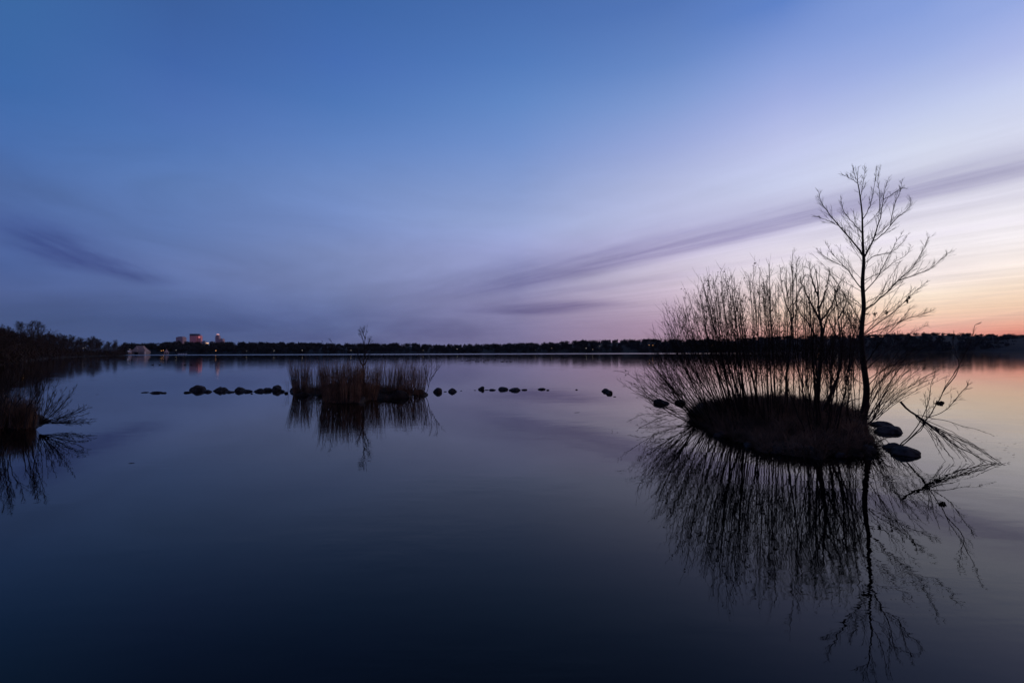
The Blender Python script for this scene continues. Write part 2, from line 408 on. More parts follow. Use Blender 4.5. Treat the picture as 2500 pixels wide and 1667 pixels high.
for i in range(2100):
    px = rng.uniform(296, 2950); Y0 = shoreY(az_of(px)); row = rng.choice([0, 1, 2, 3])
    if px < 420 and row == 0: row = 1
    o = [12, 45, 90, 165][row] + rng.uniform(-8, 12)
    a = az_of(px); r = Y0 / cos(a) + o; X, Y = sin(a) * r, cos(a) * r
    g = hill(a, o); tz = topz(px, Y)
    hgt = (tz - g) * 1.0 if row == 3 else rng.uniform(8, 13)
    if row == 3: hgt = max(tz - g, 8) + rng.uniform(-2.0, 1.6)
    hgt = min(hgt, tz - g + 2.0 * rng.random())
    if rng.random() < .06 and row == 3: hgt *= 1.2
    w = rng.uniform(11, 20); con = rng.random() < .07; 
    if con: w *= .5
    w = min(w, max(hgt, 5) * .95); ch = min(hgt * .98, w * 1.2)
    if row == 3: w = rng.uniform(9, 17) * (.5 if con else 1); ch = max(hgt, 6) * 1.35
    c_, a_, b_ = crown_quads(rng, np.array([X, Y, g + hgt - ch * .5]), w, ch, 95 if row == 3 else 110, con)
    C += c_; A += a_; B += b_
    tb.add(np.array([[X, Y, g - .3], [X, Y, g + hgt * .5], [X, Y, g + hgt * .8]]), [.35, .25, .1], 3)
me = quads_mesh('wood', C, A, B, WOODM)
wo = link('wood', me); tag(wo, 'dark bare wood massed along the far shore', 'wood', None, 'stuff')
tag(link('trunks', tb.mesh('trunks', FARBARK), wo), None, None, None, 'stuff')

def tree_proto(seed, spread=1.0, n1=13, round_=1.0):
    """bare tree of height 1 m: returns trunk mesh, crown mesh"""
    rng = np.random.default_rng(seed); tr = Tubes(); cr = Tubes()
    lean = rng.normal(0, .03, 2)
    tp = catmull([(0, 0, -.03), (lean[0] * .5, lean[1] * .5, .3), (lean[0], lean[1] + .01, .6), (lean[0] * 1.5, lean[1], .93)], 9)
    tr.add(tp, np.linspace(.018, .004, 9), 6)
    for i in range(n1):
        t = .26 + .68 * i / n1; f = t * 8; k = int(f); p = tp[k] + (tp[k + 1] - tp[k]) * (f - k)
        th = i * 2.4 + rng.uniform(-.4, .4); e = rng.uniform(.35, .9) + t * .5
        d = np.array([cos(th) * cos(e), sin(th) * cos(e), sin(e)]); ln = spread * rng.uniform(.34, .46) * (1.1 - t * .75)
        c = twig_curve(rng, p, d, ln, .14, 7, .12); cr.add(c, np.linspace(.009 * (1.1 - t), .003, 7), 4)
        dress(rng, cr, c, np.linspace(.006, .002, 7), 9, ln * .62, 6, ln * .32, ang=.65, up=.05, start=.2, rmin=.0022, flat=.0, wob=.16, taper=.45, n3=2)
    return tr.mesh('trunk', FARBARK), cr.mesh('crown', FARBARK)
protos = [tree_proto(11, 1.1), tree_proto(12, 1.3, 14), tree_proto(13, .95), tree_proto(14, 1.15, 15), tree_proto(15, 1.4, 12)]
def tree_at(X, Y, z, h, k, rot, label, group=None, w=1.0):
    o = empty('bare_tree', (X, Y, z), label, 'tree', group); o.scale = (h * w, h * w, h); o.rotation_euler = (0, 0, rot)
    for nm, me in zip(('trunk', 'crown'), protos[k]): link(nm, me, o)
    return o
# left bank: skyline trees first
rng = np.random.default_rng(21)
LTOP = [(-300, 780), (-100, 785), (0, 797), (24, 808), (36, 806), (121, 812), (158, 812), (185, 816), (200, 825), (224, 822), (250, 825), (264, 831), (290, 836), (303, 842)]
def left_tree(px, o, ytop, k, label, group=None, w=1.0):
    a = az_of(px); r = shoreY(a) / cos(a) + o; X, Y = sin(a) * r, cos(a) * r; g = hill(a, o)
    d = P(px, ytop, Y); h = d[2] - g
    tree_at(X, Y, g - .1, max(3, h), k, rng.uniform(0, 6.28), label, group, w)
left_tree(30, 40, 794, 2, 'narrow dark tree rising at the left end of the hilltop trio')
left_tree(50, 42, 785, 1, 'tallest round crowned bare tree on the wooded hill at far left')
left_tree(74, 45, 786, 4, 'broad bare tree in the middle of the hilltop crowns')
left_tree(98, 46, 788, 4, 'wide spreading bare tree at the right end of the hilltop trio', None, 1.15)
left_tree(4, 30, 793, 3, 'bare tree at the left edge of the picture on the hill')
left_tree(224, 22, 821, 1, 'bare tree standing up above the low end of the wooded point', None, 1.1)
left_tree(283, 8, 829, 0, 'thin bare tree at the water tip of the wooded point')
for i in range(95):
    px = -260 + 560 * (i + rng.random()) / 95; row = i % 3; o = [5, 16, 34][row] * rng.uniform(.8, 1.3)
    y = np.interp(px, [t[0] for t in LTOP], [t[1] for t in LTOP]) + [14, 7, 2][row] * rng.uniform(.5, 1.3)
    left_tree(px, o, y, rng.integers(5), 'bare tree in the ' + ['waterline', 'middle', 'skyline'][row] + ' row of the left bank, ' + ('by the picture edge' if px < 60 else 'below the hilltop trees' if px < 150 else 'half way along' if px < 225 else 'near the low point'), 'bare trees massed on the left bank', rng.uniform(1.1, 1.6))
# thicket under them
C, A, B = [], [], []
for i in range(2600):
    px = rng.uniform(-300, 303); a = az_of(px); o = rng.uniform(-1.5, 45); r = shoreY(a) / cos(a) + o; g = hill(a, max(0, o))
    s = shoreY(a) / 200 + .5; h = rng.uniform(.5, 3.5) + .05 * o
    for k in range(16):
        C.append((sin(a) * r + rng.normal(0, 1.4), cos(a) * r + rng.normal(0, 1.4), g + h * rng.random())); v = unit(rng.normal(0, 1, 3) + np.array([0, 0, 1.3])); q = unit(np.cross(v, rng.normal(0, 1, 3)))
        L_ = rng.uniform(.3, .9); A.append(v * L_); B.append(q * L_ * .1)
tag(link('thicket', quads_mesh('thicket', C, A, B, FARBARK)), 'dark tangled undergrowth along the left bank', 'undergrowth', None, 'stuff')

# ------------------------------------------------------------------ box helper
def prism(rings, m, name, caps=True):
    """rings: list of equal-length point lists, bottom to top"""
    n = len(rings[0]); V = [p for r in rings for p in r]; Fs = []
    for k in range(len(rings) - 1):
        for i in range(n): Fs.append((k * n + i, k * n + (i + 1) % n, (k + 1) * n + (i + 1) % n, (k + 1) * n + i))
    me = bpy.data.meshes.new(name)
    if caps: Fs.append(tuple(range(n - 1, -1, -1))); Fs.append(tuple((len(rings) - 1) * n + i for i in range(n)))
    me.from_pydata([tuple(map(float, p)) for p in V], [], Fs); me.update(); me.materials.append(m); return me
def rect(w, d, z, cx=0, cy=0): return [(cx - w / 2, cy - d / 2, z), (cx + w / 2, cy - d / 2, z), (cx + w / 2, cy + d / 2, z), (cx - w / 2, cy + d / 2, z)]
def ngon(r, z, n=12, cx=0, cy=0, ph=0): return [(cx + r * cos(2 * pi * i / n + ph), cy + r * sin(2 * pi * i / n + ph), z) for i in range(n)]
def lathe(prof, m, name, n=12, cx=0, cy=0): return prism([ngon(max(r, .002), z, n, cx, cy) for r, z in prof], m, name)

# ------------------------------------------------------------------ distant towers
def facade(name, c, gl, rough=.35, sx=.25, sz=.28, wcol=(.02, .02, .03)):
    global TREE
    m = bpy.data.materials.new(name); m.use_nodes = True; TREE = m.node_tree; b = TREE.nodes['Principled BSDF']
    t = TREE.nodes.new('ShaderNodeTexCoord'); s = TREE.nodes.new('ShaderNodeSeparateXYZ'); TREE.links.new(t.outputs['Object'], s.inputs[0])
    fx = M('FRACT', (N(s.outputs[0]) + N(s.outputs[1])) * sx); fz = M('FRACT', N(s.outputs[2]) * sz)
    w = M('MULTIPLY', M('GREATER_THAN', fx, .4), M('GREATER_THAN', fz, .45))
    cc = mixc(w * .6, (*c, 1), (*wcol, 1)); TREE.links.new(cc.s, b.inputs['Base Color'])
    b.inputs['Roughness'].default_value = rough; b.inputs['Metallic'].default_value = gl
    return m
PINK = facade('pink_lit_glass', (.62, .24, .26), .3); GREYV = facade('violet_stone', (.22, .16, .22), .1); BLUEG = facade('blue_glass', (.10, .13, .20), .2)  # dawn glow on the pink towers is put into their base colour
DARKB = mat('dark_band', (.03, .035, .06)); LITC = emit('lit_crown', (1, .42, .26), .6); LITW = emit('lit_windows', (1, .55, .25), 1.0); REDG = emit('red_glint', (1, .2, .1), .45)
TD = 6000.0
def tw(px): return (P(px, 850, TD)[0])
def tz_(y, px): return P(px, y, TD)[2]
def zx(x): return 280 + x / 7.84
def zy(y): return 790 + y / 7.84
def tower(x0, x1, yt, m, label, depth=.8):
    a, b = zx(x0), zx(x1); X0, X1 = tw(a), tw(b); w = X1 - X0; h = tz_(zy(yt), a)
    o = empty('office_tower', ((X0 + X1) / 2, TD, 0), label, 'tower', 'distant downtown towers')
    link('body', prism([rect(w, w * depth, 0), rect(w, w * depth, h)], m, 'body'), o)
    return o, w, h, w * depth
o, w, h, d = tower(1207, 1335, 262, GREYV, 'wide dull violet tower block at the left of the distant skyline')
link('roof_cap', prism([rect(w * .7, d * .7, h), rect(w * .7, d * .7, h + 9)], GREYV, 'roof_cap'), o)
link('lower_wing', prism([rect(w * .5, d, 0, -w * .75), rect(w * .5, d, h * .55, -w * .75)], GREYV, 'lower_wing'), o)
o, w, h, d = tower(1468, 1598, 236, PINK, 'broad pink lit tower slab with a dark band across its top')
link('top_band', prism([rect(w * 1.01, d * 1.01, h), rect(w * 1.01, d * 1.01, h + 27)], DARKB, 'top_band'), o)
o, w, h, d = tower(1605, 1662, 240, PINK, 'slim pink lit tower with a red glowing top, right beside the broad slab')
link('stepped_top', prism([rect(w * .9, d, h), rect(w * .5, d * .6, h + 16), rect(w * .45, d * .5, h + 17)], PINK, 'stepped_top'), o)
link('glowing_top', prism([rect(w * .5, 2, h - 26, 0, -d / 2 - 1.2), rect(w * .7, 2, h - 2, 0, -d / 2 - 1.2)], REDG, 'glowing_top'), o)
o, w, h, d = tower(1680, 1740, 338, BLUEG, 'low dark blue block between the pink lit towers and the lit box')
link('roof_cap', prism([rect(w * .4, d * .4, h), rect(w * .4, d * .4, h + 6)], DARKB, 'roof_cap'), o)
o, w, h, d = tower(1755, 1790, 385, BLUEG, 'small low block with a band of bright orange lit windows')
link('lit_windows', prism([rect(w, d, h + .2), rect(w, d, h + 15)], LITW, 'lit_windows'), o)
o, w, h, d = tower(1832, 1890, 345, BLUEG, 'low blue block left of the round topped tower')
link('roof_cap', prism([rect(w * .5, d * .5, h), rect(w * .5, d * .5, h + 5)], DARKB, 'roof_cap'), o)
o, w, h, d = tower(1940, 2006, 236, GREYV, 'round topped tower with a brightly lit crown')
link('upper_drum', lathe([(w * .46, h), (w * .42, h + 14)], GREYV, 'upper_drum', 16), o)
link('lit_crown', lathe([(w * .38, h + 14.1), (w * .34, h + 22), (w * .16, h + 28)], LITC, 'lit_crown', 16), o)
o, w, h, d = tower(2008, 2085, 300, GREYV, 'stepped violet tower at the right end of the distant skyline')
link('step', prism([rect(w * .5, d, h, w * .15), rect(w * .5, d, h + 9, w * .15)], GREYV, 'step'), o)

# ------------------------------------------------------------------ bandshell and pavilions on the far shore
SHINGLE = mat('tan_shingle', (.44, .30, .25), (.33, .22, .19), .8); STUCCO = mat('pale_wall', (.50, .40, .36), None, .5); DARKO = mat('dark_opening', (.015, .012, .015)); TRIM = mat('white_trim', (.75, .66, .60), (.6, .5, .46), 1)
WHITE = mat('white_paint', (.8, .8, .82), (.7, .7, .72), 2, rough=.5)
def site(px, o=6):
    a = az_of(px); r = shoreY(a) / cos(a) + o; return sin(a) * r, cos(a) * r, hill(a, o), shoreY(a) / F
X, Y, g, k = site(343, 5)
b = empty('bandshell', (X, Y, g), 'large tan bandshell with a tall flat ridged roof on the far shore', 'building')
W = 36 * k
link('wall', prism([rect(W, 12, 0), rect(W, 12, 4.2)], STUCCO, 'wall'), b)
r_ = link('roof', prism([rect(W + 1.5, 13.4, 4.21), rect(W * .86, 9.5, 7.5), rect(W * .62, 6, 11.5), rect(W * .46, 3, 14.5)], SHINGLE, 'roof'), b)
link('ridge_trim', prism([rect(W * .48, 3.3, 14.51), rect(W * .48, 3.3, 15.1)], TRIM, 'ridge_trim'), r_)
link('stage_opening', prism([rect(6.2, .5, .3, -2.5, -6.25), rect(6.2, .5, 3.9, -2.5, -6.25)], DARKO, 'stage_opening'), b)
link('dormer', prism([rect(3.2, 4, 4.3, -2, -5.2), rect(3.2, 3, 9, -2, -4.6), [(-2, -5.6, 12.4), (-1.9, -5.6, 12.4), (-1.9, -2, 12.4), (-2, -2, 12.4)]], STUCCO, 'dormer'), b)
for sx in (-1, 1):
    t = link('turret', lathe([(1.8, 0), (1.8, 5.8)], TRIM, 'turret', 10, sx * (W / 2 - .4), -6.1), b)
    link('turret_roof', lathe([(2.2, 5.81), (1.2, 8), (.05, 10.6)], SHINGLE, 'turret_roof', 10, sx * (W / 2 - .4), -6.1), t)
X, Y, g, k = site(309.5, 8)
b = empty('pavilion', (X, Y, g), 'small pale pavilion with a pointed roof left of the bandshell', 'building')
link('wall', prism([rect(9, 7, 0), rect(9, 7, 3.6)], STUCCO, 'wall'), b)
link('roof', prism([rect(10.5, 8.4, 3.61), rect(6, 4.5, 6.2), rect(.4, .4, 9.6)], TRIM, 'roof'), b)
link('door', prism([rect(1.6, .3, .1, 0, -3.6), rect(1.6, .3, 2.3, 0, -3.6)], DARKO, 'door'), b)
X, Y, g, k = site(406.5, 5)
b = empty('gazebo', (X, Y, g), 'small grey gazebo with a steep conical roof right of the bandshell', 'gazebo')
for i in range(6): link('post', prism([ngon(.18, 0, 6, 3.6 * cos(i * pi / 3), 3.6 * sin(i * pi / 3)), ngon(.18, 3.2, 6, 3.6 * cos(i * pi / 3), 3.6 * sin(i * pi / 3))], TRIM, 'post'), b)
link('roof', lathe([(4.5, 3.2), (2.6, 5.4), (.9, 8), (.05, 9.8)], SHINGLE, 'roof', 8), b)
link('half_wall', lathe([(3.5, 0), (3.5, 1.1)], SHINGLE, 'half_wall', 8), b)
# boats
def boat_mesh():
    secs = []
    for i, t in enumerate(np.linspace(0, 1, 9)):
        w = .85 * (1 - abs(2 * t - .8) ** 3 * .45) * (1 if t < .9 else .45); x = (t - .5) * 5; sh = .75 + .25 * t * t
        secs.append([(x, -w, sh), (x, -w * .7, .15), (x, 0, -.1), (x, w * .7, .15), (x, w, sh), (x, w * .8, sh - .05), (x, 0, sh - .12), (x, -w * .8, sh - .05)])
    return prism(secs, WHITE, 'hull')
hull = boat_mesh(); cab = prism([rect(1.5, 1.1, .7), rect(1.1, .9, 1.7)], WHITE, 'cabin')
bl = ['leftmost', 'second from the left', 'third from the left', 'rightmost']
b0 = None
for i, px in enumerate((437, 442.5, 448, 454)):
    X, Y, g, k = site(px, -2)
    if b0 is None:
        b0 = empty('boat', (X, Y, .12), '', 'boat'); link('hull', hull, b0); link('cabin', cab, b0); o = b0
    else:
        o = b0.copy(); col.objects.link(o); 
        for ch in list(b0.children): c = ch.copy(); col.objects.link(c); c.parent = o
    o.location = (X, Y, .12 + .15); o.rotation_euler = (0, 0, rng.uniform(-.3, .3))
    tag(o, f'small white moored boat, {bl[i]} of four at the far shore', 'boat', 'white boats at the far shore')

# ------------------------------------------------------------------ lamps and house lights
POLE = mat('dark_metal', (.03, .03, .03)); LW = emit('lamp_white', (1, .88, .7), 1.0); LO = emit('lamp_orange', (1, .42, .1), 3)
LF = emit('lamp_faint', (1, .75, .5), .6)
LAMPS = [(57, 839, LO, .35, 'on the wooded hill at the far left'), (104, 841, LF, .22, 'faint in the trees right of the hilltop light'), (203, 850, LF, .4, 'lower of a pair near the wooded point'), (208, 848, LW, .35, 'upper of a pair near the wooded point'),
 (316, 853, LW, .35, 'between the pavilion and the bandshell'), (394, 856, LO, .42, 'left of a pair beside the gazebo'), (399, 855, LO, .42, 'right of a pair beside the gazebo'), (430, 855, LW, .45, 'above the white boats'), (527, 856, LO, .8, 'brightest orange, with a streak on the water, below the downtown towers'),
 (602, 857, LW, .4, 'first right of the bright orange lamp'), (669, 856, LW, .5, 'above the left end of the reed island'), (738, 855, LW, .5, 'above the left reeds of the small island'), (857, 855, LW, .5, 'just left of the small island tree'), (1033, 855, LF, .5, 'above the right end of the reed island'), (1116, 852, LW, .6, 'above the raft of ducks'),
 (1307, 854, LF, .5, 'low on the far shore between ducks and willows'), (1347, 850, LF, .6, 'alone on the far shore right of centre'), (1431, 850, LW, .6, 'left of a pair on the far slope'), (1447, 853, LF, .6, 'low right of a pair on the far slope'), (1464, 845, LF, .6, 'high on the far slope left of the willows'),
 (1585, 842, LO, .45, 'left of two close lights behind the left willow tips'), (1594, 843, LO, .4, 'right of two close lights behind the left willow tips'), (1739, 843, LO, .6, 'orange between the willow stems'), (1983, 850, LO, .5, 'orange behind the second willow trunk'), (1996, 850, LO, .45, 'orange just right of the second willow trunk'), (2044, 849, LW, .4, 'white, left of the tall tree trunk'), (2327, 848, LF, .6, 'faint on the dark slope at right')]
for px, y, m, r, wh in LAMPS:
    a = az_of(px); Y0 = shoreY(a); r = Y0 * .00040 * (1.25 if r > .55 else 1)
    r0 = Y0 / cos(a) - 1.5; X, Y = sin(a) * r0, cos(a) * r0
    p = P(px, y, Y); z = p[2]
    if px < 303 or z > 9: 
        r0 = Y0 / cos(a) + .5; X, Y = sin(a) * r0, cos(a) * r0; z = P(px, y, Y)[2]
    z = max(z, 2.5)
    o = empty('shore_light', (X, Y, 0), f'small light, {wh}', 'street lamp', 'lit lamps along the far shores')  # hillside ones are house lights, put on made-up lamp poles at the shore
    link('pole', lathe([(.10, -.3), (.06, z - r * .9)], POLE, 'pole', 6), o)
    link('lamp_globe', lathe([(r * .3, z - r), (r * .85, z - r * .5), (r, z), (r * .8, z + r * .6), (r * .2, z + r)], m, 'lamp_globe', 10), o)

# ------------------------------------------------------------------ rocks
def ico(n):
    import bmesh
    bm = bmesh.new(); bmesh.ops.create_icosphere(bm, subdivisions=n, radius=1); V = np.array([v.co[:] for v in bm.verts]); Fs = np.array([[v.index for v in f.verts] for f in bm.faces]); bm.free(); return V, Fs
ICV, ICF = ico(4)
def rock(c, w, h, dpt, seed, label, skew=0.0, group='rocks', point=0.0):
    r = np.random.default_rng(seed); V = ICV.copy()
    for _ in range(10):                              # facets
        n = unit(r.normal(0, 1, 3)); lim = r.uniform(.70, .95); dd = V @ n; V -= np.outer(np.maximum(0, dd - lim) * .9, n)
    for f, am in ((1.6, .10), (3.5, .05), (8, .018)):
        ph = r.uniform(0, 6.28, 3); A_ = r.normal(0, 1, (3, 3)) * f
        V *= (1 + am * (np.sin(V @ A_[0] + ph[0]) + np.sin(V @ A_[1] + ph[1]) * .7 + np.sin(V @ A_[2] + ph[2]) * .6))[:, None]
    V /= np.array([V[:, 0].max() - V[:, 0].min(), V[:, 1].max() - V[:, 1].min(), 1]) / 2
    zt = V[:, 2].max(); V[:, 2] /= zt
    if point: V[:, 0] *= 1 - point * np.clip(V[:, 2], 0, 1); V[:, 1] *= 1 - point * .6 * np.clip(V[:, 2], 0, 1)
    V[:, 0] += skew * V[:, 2] 
    V = V * np.array([w / 2, dpt / 2, h]); V[:, 2] = np.where(V[:, 2] < 0, V[:, 2] * 1.0, V[:, 2])
    o = link('rock', raw_mesh('rock', V, ICF, ROCK)); o.location = c
    return tag(o, label, 'rock', group)
RK = [  # px0, px1, top row, water row, skew, point, label
 (344, 361, 956.3, 958.5, 0, 0, 'thin flat rock barely above water, leftmost of the long row'),
 (362, 391, 954.8, 959.5, .2, 0, 'low dark slab, second rock of the row from the left'),
 (391, 405, 956.6, 960, 0, 0, 'small flat rock at the right end of the three low left ones'),
 (448, 463, 955, 959, 0, 0, 'small low stone touching the big dome rock on its left'),
 (461, 502, 939.5, 961, -.15, .3, 'biggest dome shaped rock in the left row'),
 (495, 516, 951, 960.5, 0, .1, 'small round rock leaning on the right of the big dome rock'),
 (519, 557, 943.5, 961, .05, .35, 'brown peaked rock second largest in the left row'),
 (548, 569, 953, 960.5, -.2, .1, 'low wedge rock joined to the right of the peaked rock'),
 (571, 600, 944, 961, -.25, .4, 'steep sided dark rock in the middle of the left row'),
 (590, 615, 950, 960, -.3, .2, 'sloping rock trailing right from the steep dark rock'),
 (611, 616.5, 959.3, 961.5, 0, 0, 'tiny stone in front between two left row rocks'),
 (616, 644, 948, 960.5, 0, .1, 'broad low rock left of the boulder pair near the reed island'),
 (640, 662, 946, 959, 0, .1, 'round topped rock wedged against the tall boulder'),
 (659, 687, 939.5, 961.5, 0, .05, 'tall round boulder standing left of the reed island'),
 (684, 694, 951, 960, 0, .1, 'small stone tucked right of the tall round boulder'),
 (694, 703, 956, 960.5, 0, 0, 'little stone by the few reed stems left of the island'),
 (703, 735, 945, 961, 0, .1, 'rounded rock at the left end of the reed island'),
 (1055.5, 1078, 946, 957.5, .05, 0, 'upright round rock just right of the reed island'),
 (1083, 1091, 955, 956.5, 0, 0, 'sliver of rock left of the pointed rock'),
 (1091, 1115, 947, 956.5, .05, .55, 'pointed cone rock right of the reed island'),
 (1123.5, 1128.5, 953, 954.2, 0, 0, 'tiny stone right of the pointed cone rock'),
 (1156, 1162, 952, 953, 0, 0, 'tiny flat stone left of the tilted rock'),
 (1167, 1182.5, 943, 951, .3, .1, 'small tilted upright rock at the start of the middle group'),
 (1182, 1194, 950.8, 952.4, 0, 0, 'thin flat rock beside the small tilted rock'),
 (1194, 1211, 949, 952.7, 0, 0, 'low oval rock left of the two joined boulders'),
 (1216, 1241.5, 944, 951.5, 0, .05, 'left boulder of the two joined ones in the middle group'),
 (1240, 1270, 946, 953.5, .1, .1, 'right boulder of the two joined ones in the middle group'),
 (1273, 1287.5, 949.3, 952.3, 0, 0, 'low oval rock right of the two joined boulders'),
 (1312, 1332, 946.6, 951, 0, 0, 'flat topped oblong rock alone right of centre'),
 (1333, 1342, 950.6, 953, 0, 0, 'small rock touching the flat topped oblong rock'),
 (1404, 1411, 949.7, 951.7, 0, 0, 'single small rock in open water right of centre'),
 (1469, 1490, 948, 956, -.2, .1, 'back rock of the slanting pair left of the willow island'),
 (1478, 1497, 953, 961, -.1, .1, 'front rock of the slanting pair left of the willow island'),
 (1497, 1505, 967.6, 968.6, 0, 0, 'tiny flat stone in front of the slanting rock pair'),
 (1599, 1639, 973, 986, -.1, .1, 'larger dark rock of the two at the left of the willow island'),
 (1651, 1676, 974.5, 985.5, 0, .1, 'smaller dark rock nearest the left tip of the willow island'),
 (2136, 2188, 1028, 1039, .1, .3, 'rear slab of the flat rocks right of the tall tree'),
 (2146, 2220, 1040, 1057, .1, .1, 'large flat rock right of the tall tree'),
 (2164, 2204, 1079, 1096, 0, .1, 'low rock behind the rounded boulder by the right shore'),
 (2187, 2253, 1088, 1111, .0, .1, 'rounded boulder in front by the fallen branch'),
 (1684, 1752, 985, 1012, .1, .1, 'dark bank rock at the left tip of the willow island'),
 (1692, 1740, 1000, 1024, -.1, .1, 'lower bank rock at the waterline of the island tip'),
 (2102, 2142, 1084, 1106, .1, .2, 'dark root covered rock at the near right corner of the island'),
]
for i, (a, b, t, wl, sk, pt, lab) in enumerate(RK):
    wl = t + (wl - t) * .64 if (b < 740 and wl - t > 6) else wl
    c = (a + b) / 2; p = G(c, wl); w = (b - a) / F * p[1]; dp = w * (.85 if w < .9 else .6); h = P(c, t, p[1] + dp * .25)[2]
    rock((p[0], p[1] + dp * .25, 0), w, max(h, .03), dp, 300 + i, lab, sk, 'rocks in the lake', pt)

# ------------------------------------------------------------------ islands
def island(name, pts, hts, label, seed, dome):
    pts = np.array([G(a, b)[:2] for a, b in pts]); m = len(pts); q = np.vstack([pts, pts[:1]])
    n = 90; cl = catmull(np.vstack([np.c_[q, np.zeros(m + 1)]]), n + 1)[:-1, :2]
    cen = cl.mean(0); r = np.random.default_rng(seed); V = []
    pr = r.uniform(0, 6.28, 6); ang_ = np.linspace(0, 2 * pi, n, endpoint=False)
    wob_ = 1 + .030 * np.sin(5 * ang_ + pr[0]) + .034 * np.sin(11 * ang_ + pr[1]) + .028 * np.sin(19 * ang_ + pr[2]) + r.normal(0, .006, n)
    cl = cen + (cl - cen) * wob_[:, None]
    fr = [1.12, 1.03, 1.0, .96, .88, .76, .6, .42, .22]
    zz = [-.5, -.12, 0.02, .14, .30, .50, .72, .9, 1.0]
    ph = r.uniform(0, 6.28, 8)
    for f, z in zip(fr, zz):
        for i in range(n):
            p = cen + (cl[i] - cen) * f
            jit = sum(sin(p[0] * (1.3 + k) + p[1] * (2.1 - k * .4) + ph[k]) for k in range(4)) * .075
            rim = r.normal(0, .03)
            V.append((p[0] + rim, p[1] + rim, (z * dome if z > 0 else z) + (jit + r.normal(0, .02)) * (1 if z > .02 else .3)))
    V.append((cen[0], cen[1], dome)); Fs = []
    for k in range(len(fr) - 1):
        for i in range(n): Fs.append((k * n + i, k * n + (i + 1) % n, (k + 1) * n + (i + 1) % n, (k + 1) * n + i))
    b = (len(fr) - 1) * n
    for i in range(n): Fs.append((b + i, b + (i + 1) % n, len(V) - 1, len(V) - 1))
    me = bpy.data.meshes.new(name); me.from_pydata([tuple(map(float, v)) for v in V], [], [f if f[2] != f[3] else f[:3] for f in Fs]); me.update(); me.materials.append(SOIL)
    for p in me.polygons: p.use_smooth = True
    tag(link(name, me), label, None, None, 'structure')
    def height(x, y):
        d = np.array([x, y]) - cen; a = atan2(d[1], d[0]); ang = np.arctan2(cl[:, 1] - cen[1], cl[:, 0] - cen[0])
        k = int(np.argmin(np.abs((ang - a + pi) % (2 * pi) - pi))); R = np.linalg.norm(cl[k] - cen); f = np.linalg.norm(d) / R
        return (float(np.interp(f, fr[::-1], zz[::-1])) * dome if f < 1 else -.1), f
    return cen, cl, height
ISL = island('island', [(1690, 1020), (1735, 1052), (1800, 1080), (1870, 1100), (1950, 1112), (2030, 1116), (2090, 1112), (2120, 1100), (2122, 1078), (2106, 1050), (2098, 1024), (2050, 1004), (1960, 990), (1850, 985), (1750, 990), (1700, 1000)], None, 'low earth island under the willows', 3, .30)
ISM = island('island', [(708, 960), (740, 966), (785, 965), (795, 978), (835, 985), (880, 984), (915, 973), (960, 971), (1000, 971), (1028, 967), (1036, 962), (1000, 955), (900, 952), (780, 953), (720, 955)], None, 'flat islet under the reeds', 4, .35)
ISW = island('island', [(-300, 1062), (-100, 1052), (0, 1047), (60, 1046), (103, 1038), (112, 1028), (95, 1017), (40, 1008), (-100, 1000), (-300, 1000)], None, 'low earth spit at the left edge', 6, .3)

def blades(rng, n, isl, hmin, hmax, tilt=.35, width=.006, edge=1.04, pts=5, fmax=1.0, sink=.05):
    cen, cl, hf = isl; tb = Tubes(); R = cl.max(0) - cl.min(0); k = 0; mn = cl.min(0)
    while k < n:
        x, y = mn + R * rng.random(2); z, f = hf(x, y)
        if f > fmax: continue
        d = np.array([rng.normal(0, tilt), rng.normal(0, tilt), 1]); h = rng.uniform(hmin, hmax) * (1.1 - .35 * f)
        c = twig_curve(rng, np.array([x, y, z - sink]), unit(d), h, -.10, pts, .10)
        tb.add(c, list(np.linspace(width, width * .25, pts)), 3); k += 1
    return tb
rng = np.random.default_rng(33)
tb = blades(rng, 21000, ISL, .15, .75, .55, .0060)
k = 0
while k < 700:                          # taller weeds along the crest
    x, y = ISL[0] + rng.normal(0, 1, 2) * np.array([1.5, 1.3]); z, f = ISL[2](x, y)
    if f > .8: continue
    k += 1; tb.add(twig_curve(rng, np.array([x, y, z - .05]), unit(np.array([rng.normal(0, .3), rng.normal(0, .3), 1])), rng.uniform(.35, .9), -.05, 5, .1), [.005, .0045, .004, .003, .0012], 3)
k = 0
while k < 800:                           # arching tussocks
    x, y = ISL[1].min(0) + (ISL[1].max(0) - ISL[1].min(0)) * rng.random(2); z, f = ISL[2](x, y)
    if f > .99: continue
    k += 1; hh = rng.choice([.2, .3, .45, .75], p=[.35, .3, .25, .1])
    for j in range(16):
        th = rng.uniform(0, 6.28); q = rng.uniform(.15, .9)
        tb.add(twig_curve(rng, np.array([x + rng.normal(0, .04), y + rng.normal(0, .04), z - .03]), unit(np.array([cos(th) * q, sin(th) * q, 1])), hh * rng.uniform(.7, 1.3), -.25, 4, .08), [.008, .007, .005, .002], 3)
# tufts hanging over the bank
cen, cl, hf = ISL
for i in range(2600):
    k = rng.integers(len(cl)); p = cl[k] + (cen - cl[k]) * rng.uniform(0, .05); o = unit(np.append(cl[k] - cen, 0))
    d = unit(o * rng.uniform(.2, 1.1) + np.array([0, 0, rng.uniform(.3, 1)]) + rng.normal(0, .3, 3))
    tb.add(twig_curve(rng, np.array([p[0], p[1], rng.uniform(0, .12)]), d, rng.uniform(.12, .42), -.22, 4, .12), [.005, .004, .003, .0012], 3)
tag(link('grass', tb.mesh('grass', GRASS)), 'dead brown grass matted over the willow island', 'grass', None, 'stuff')

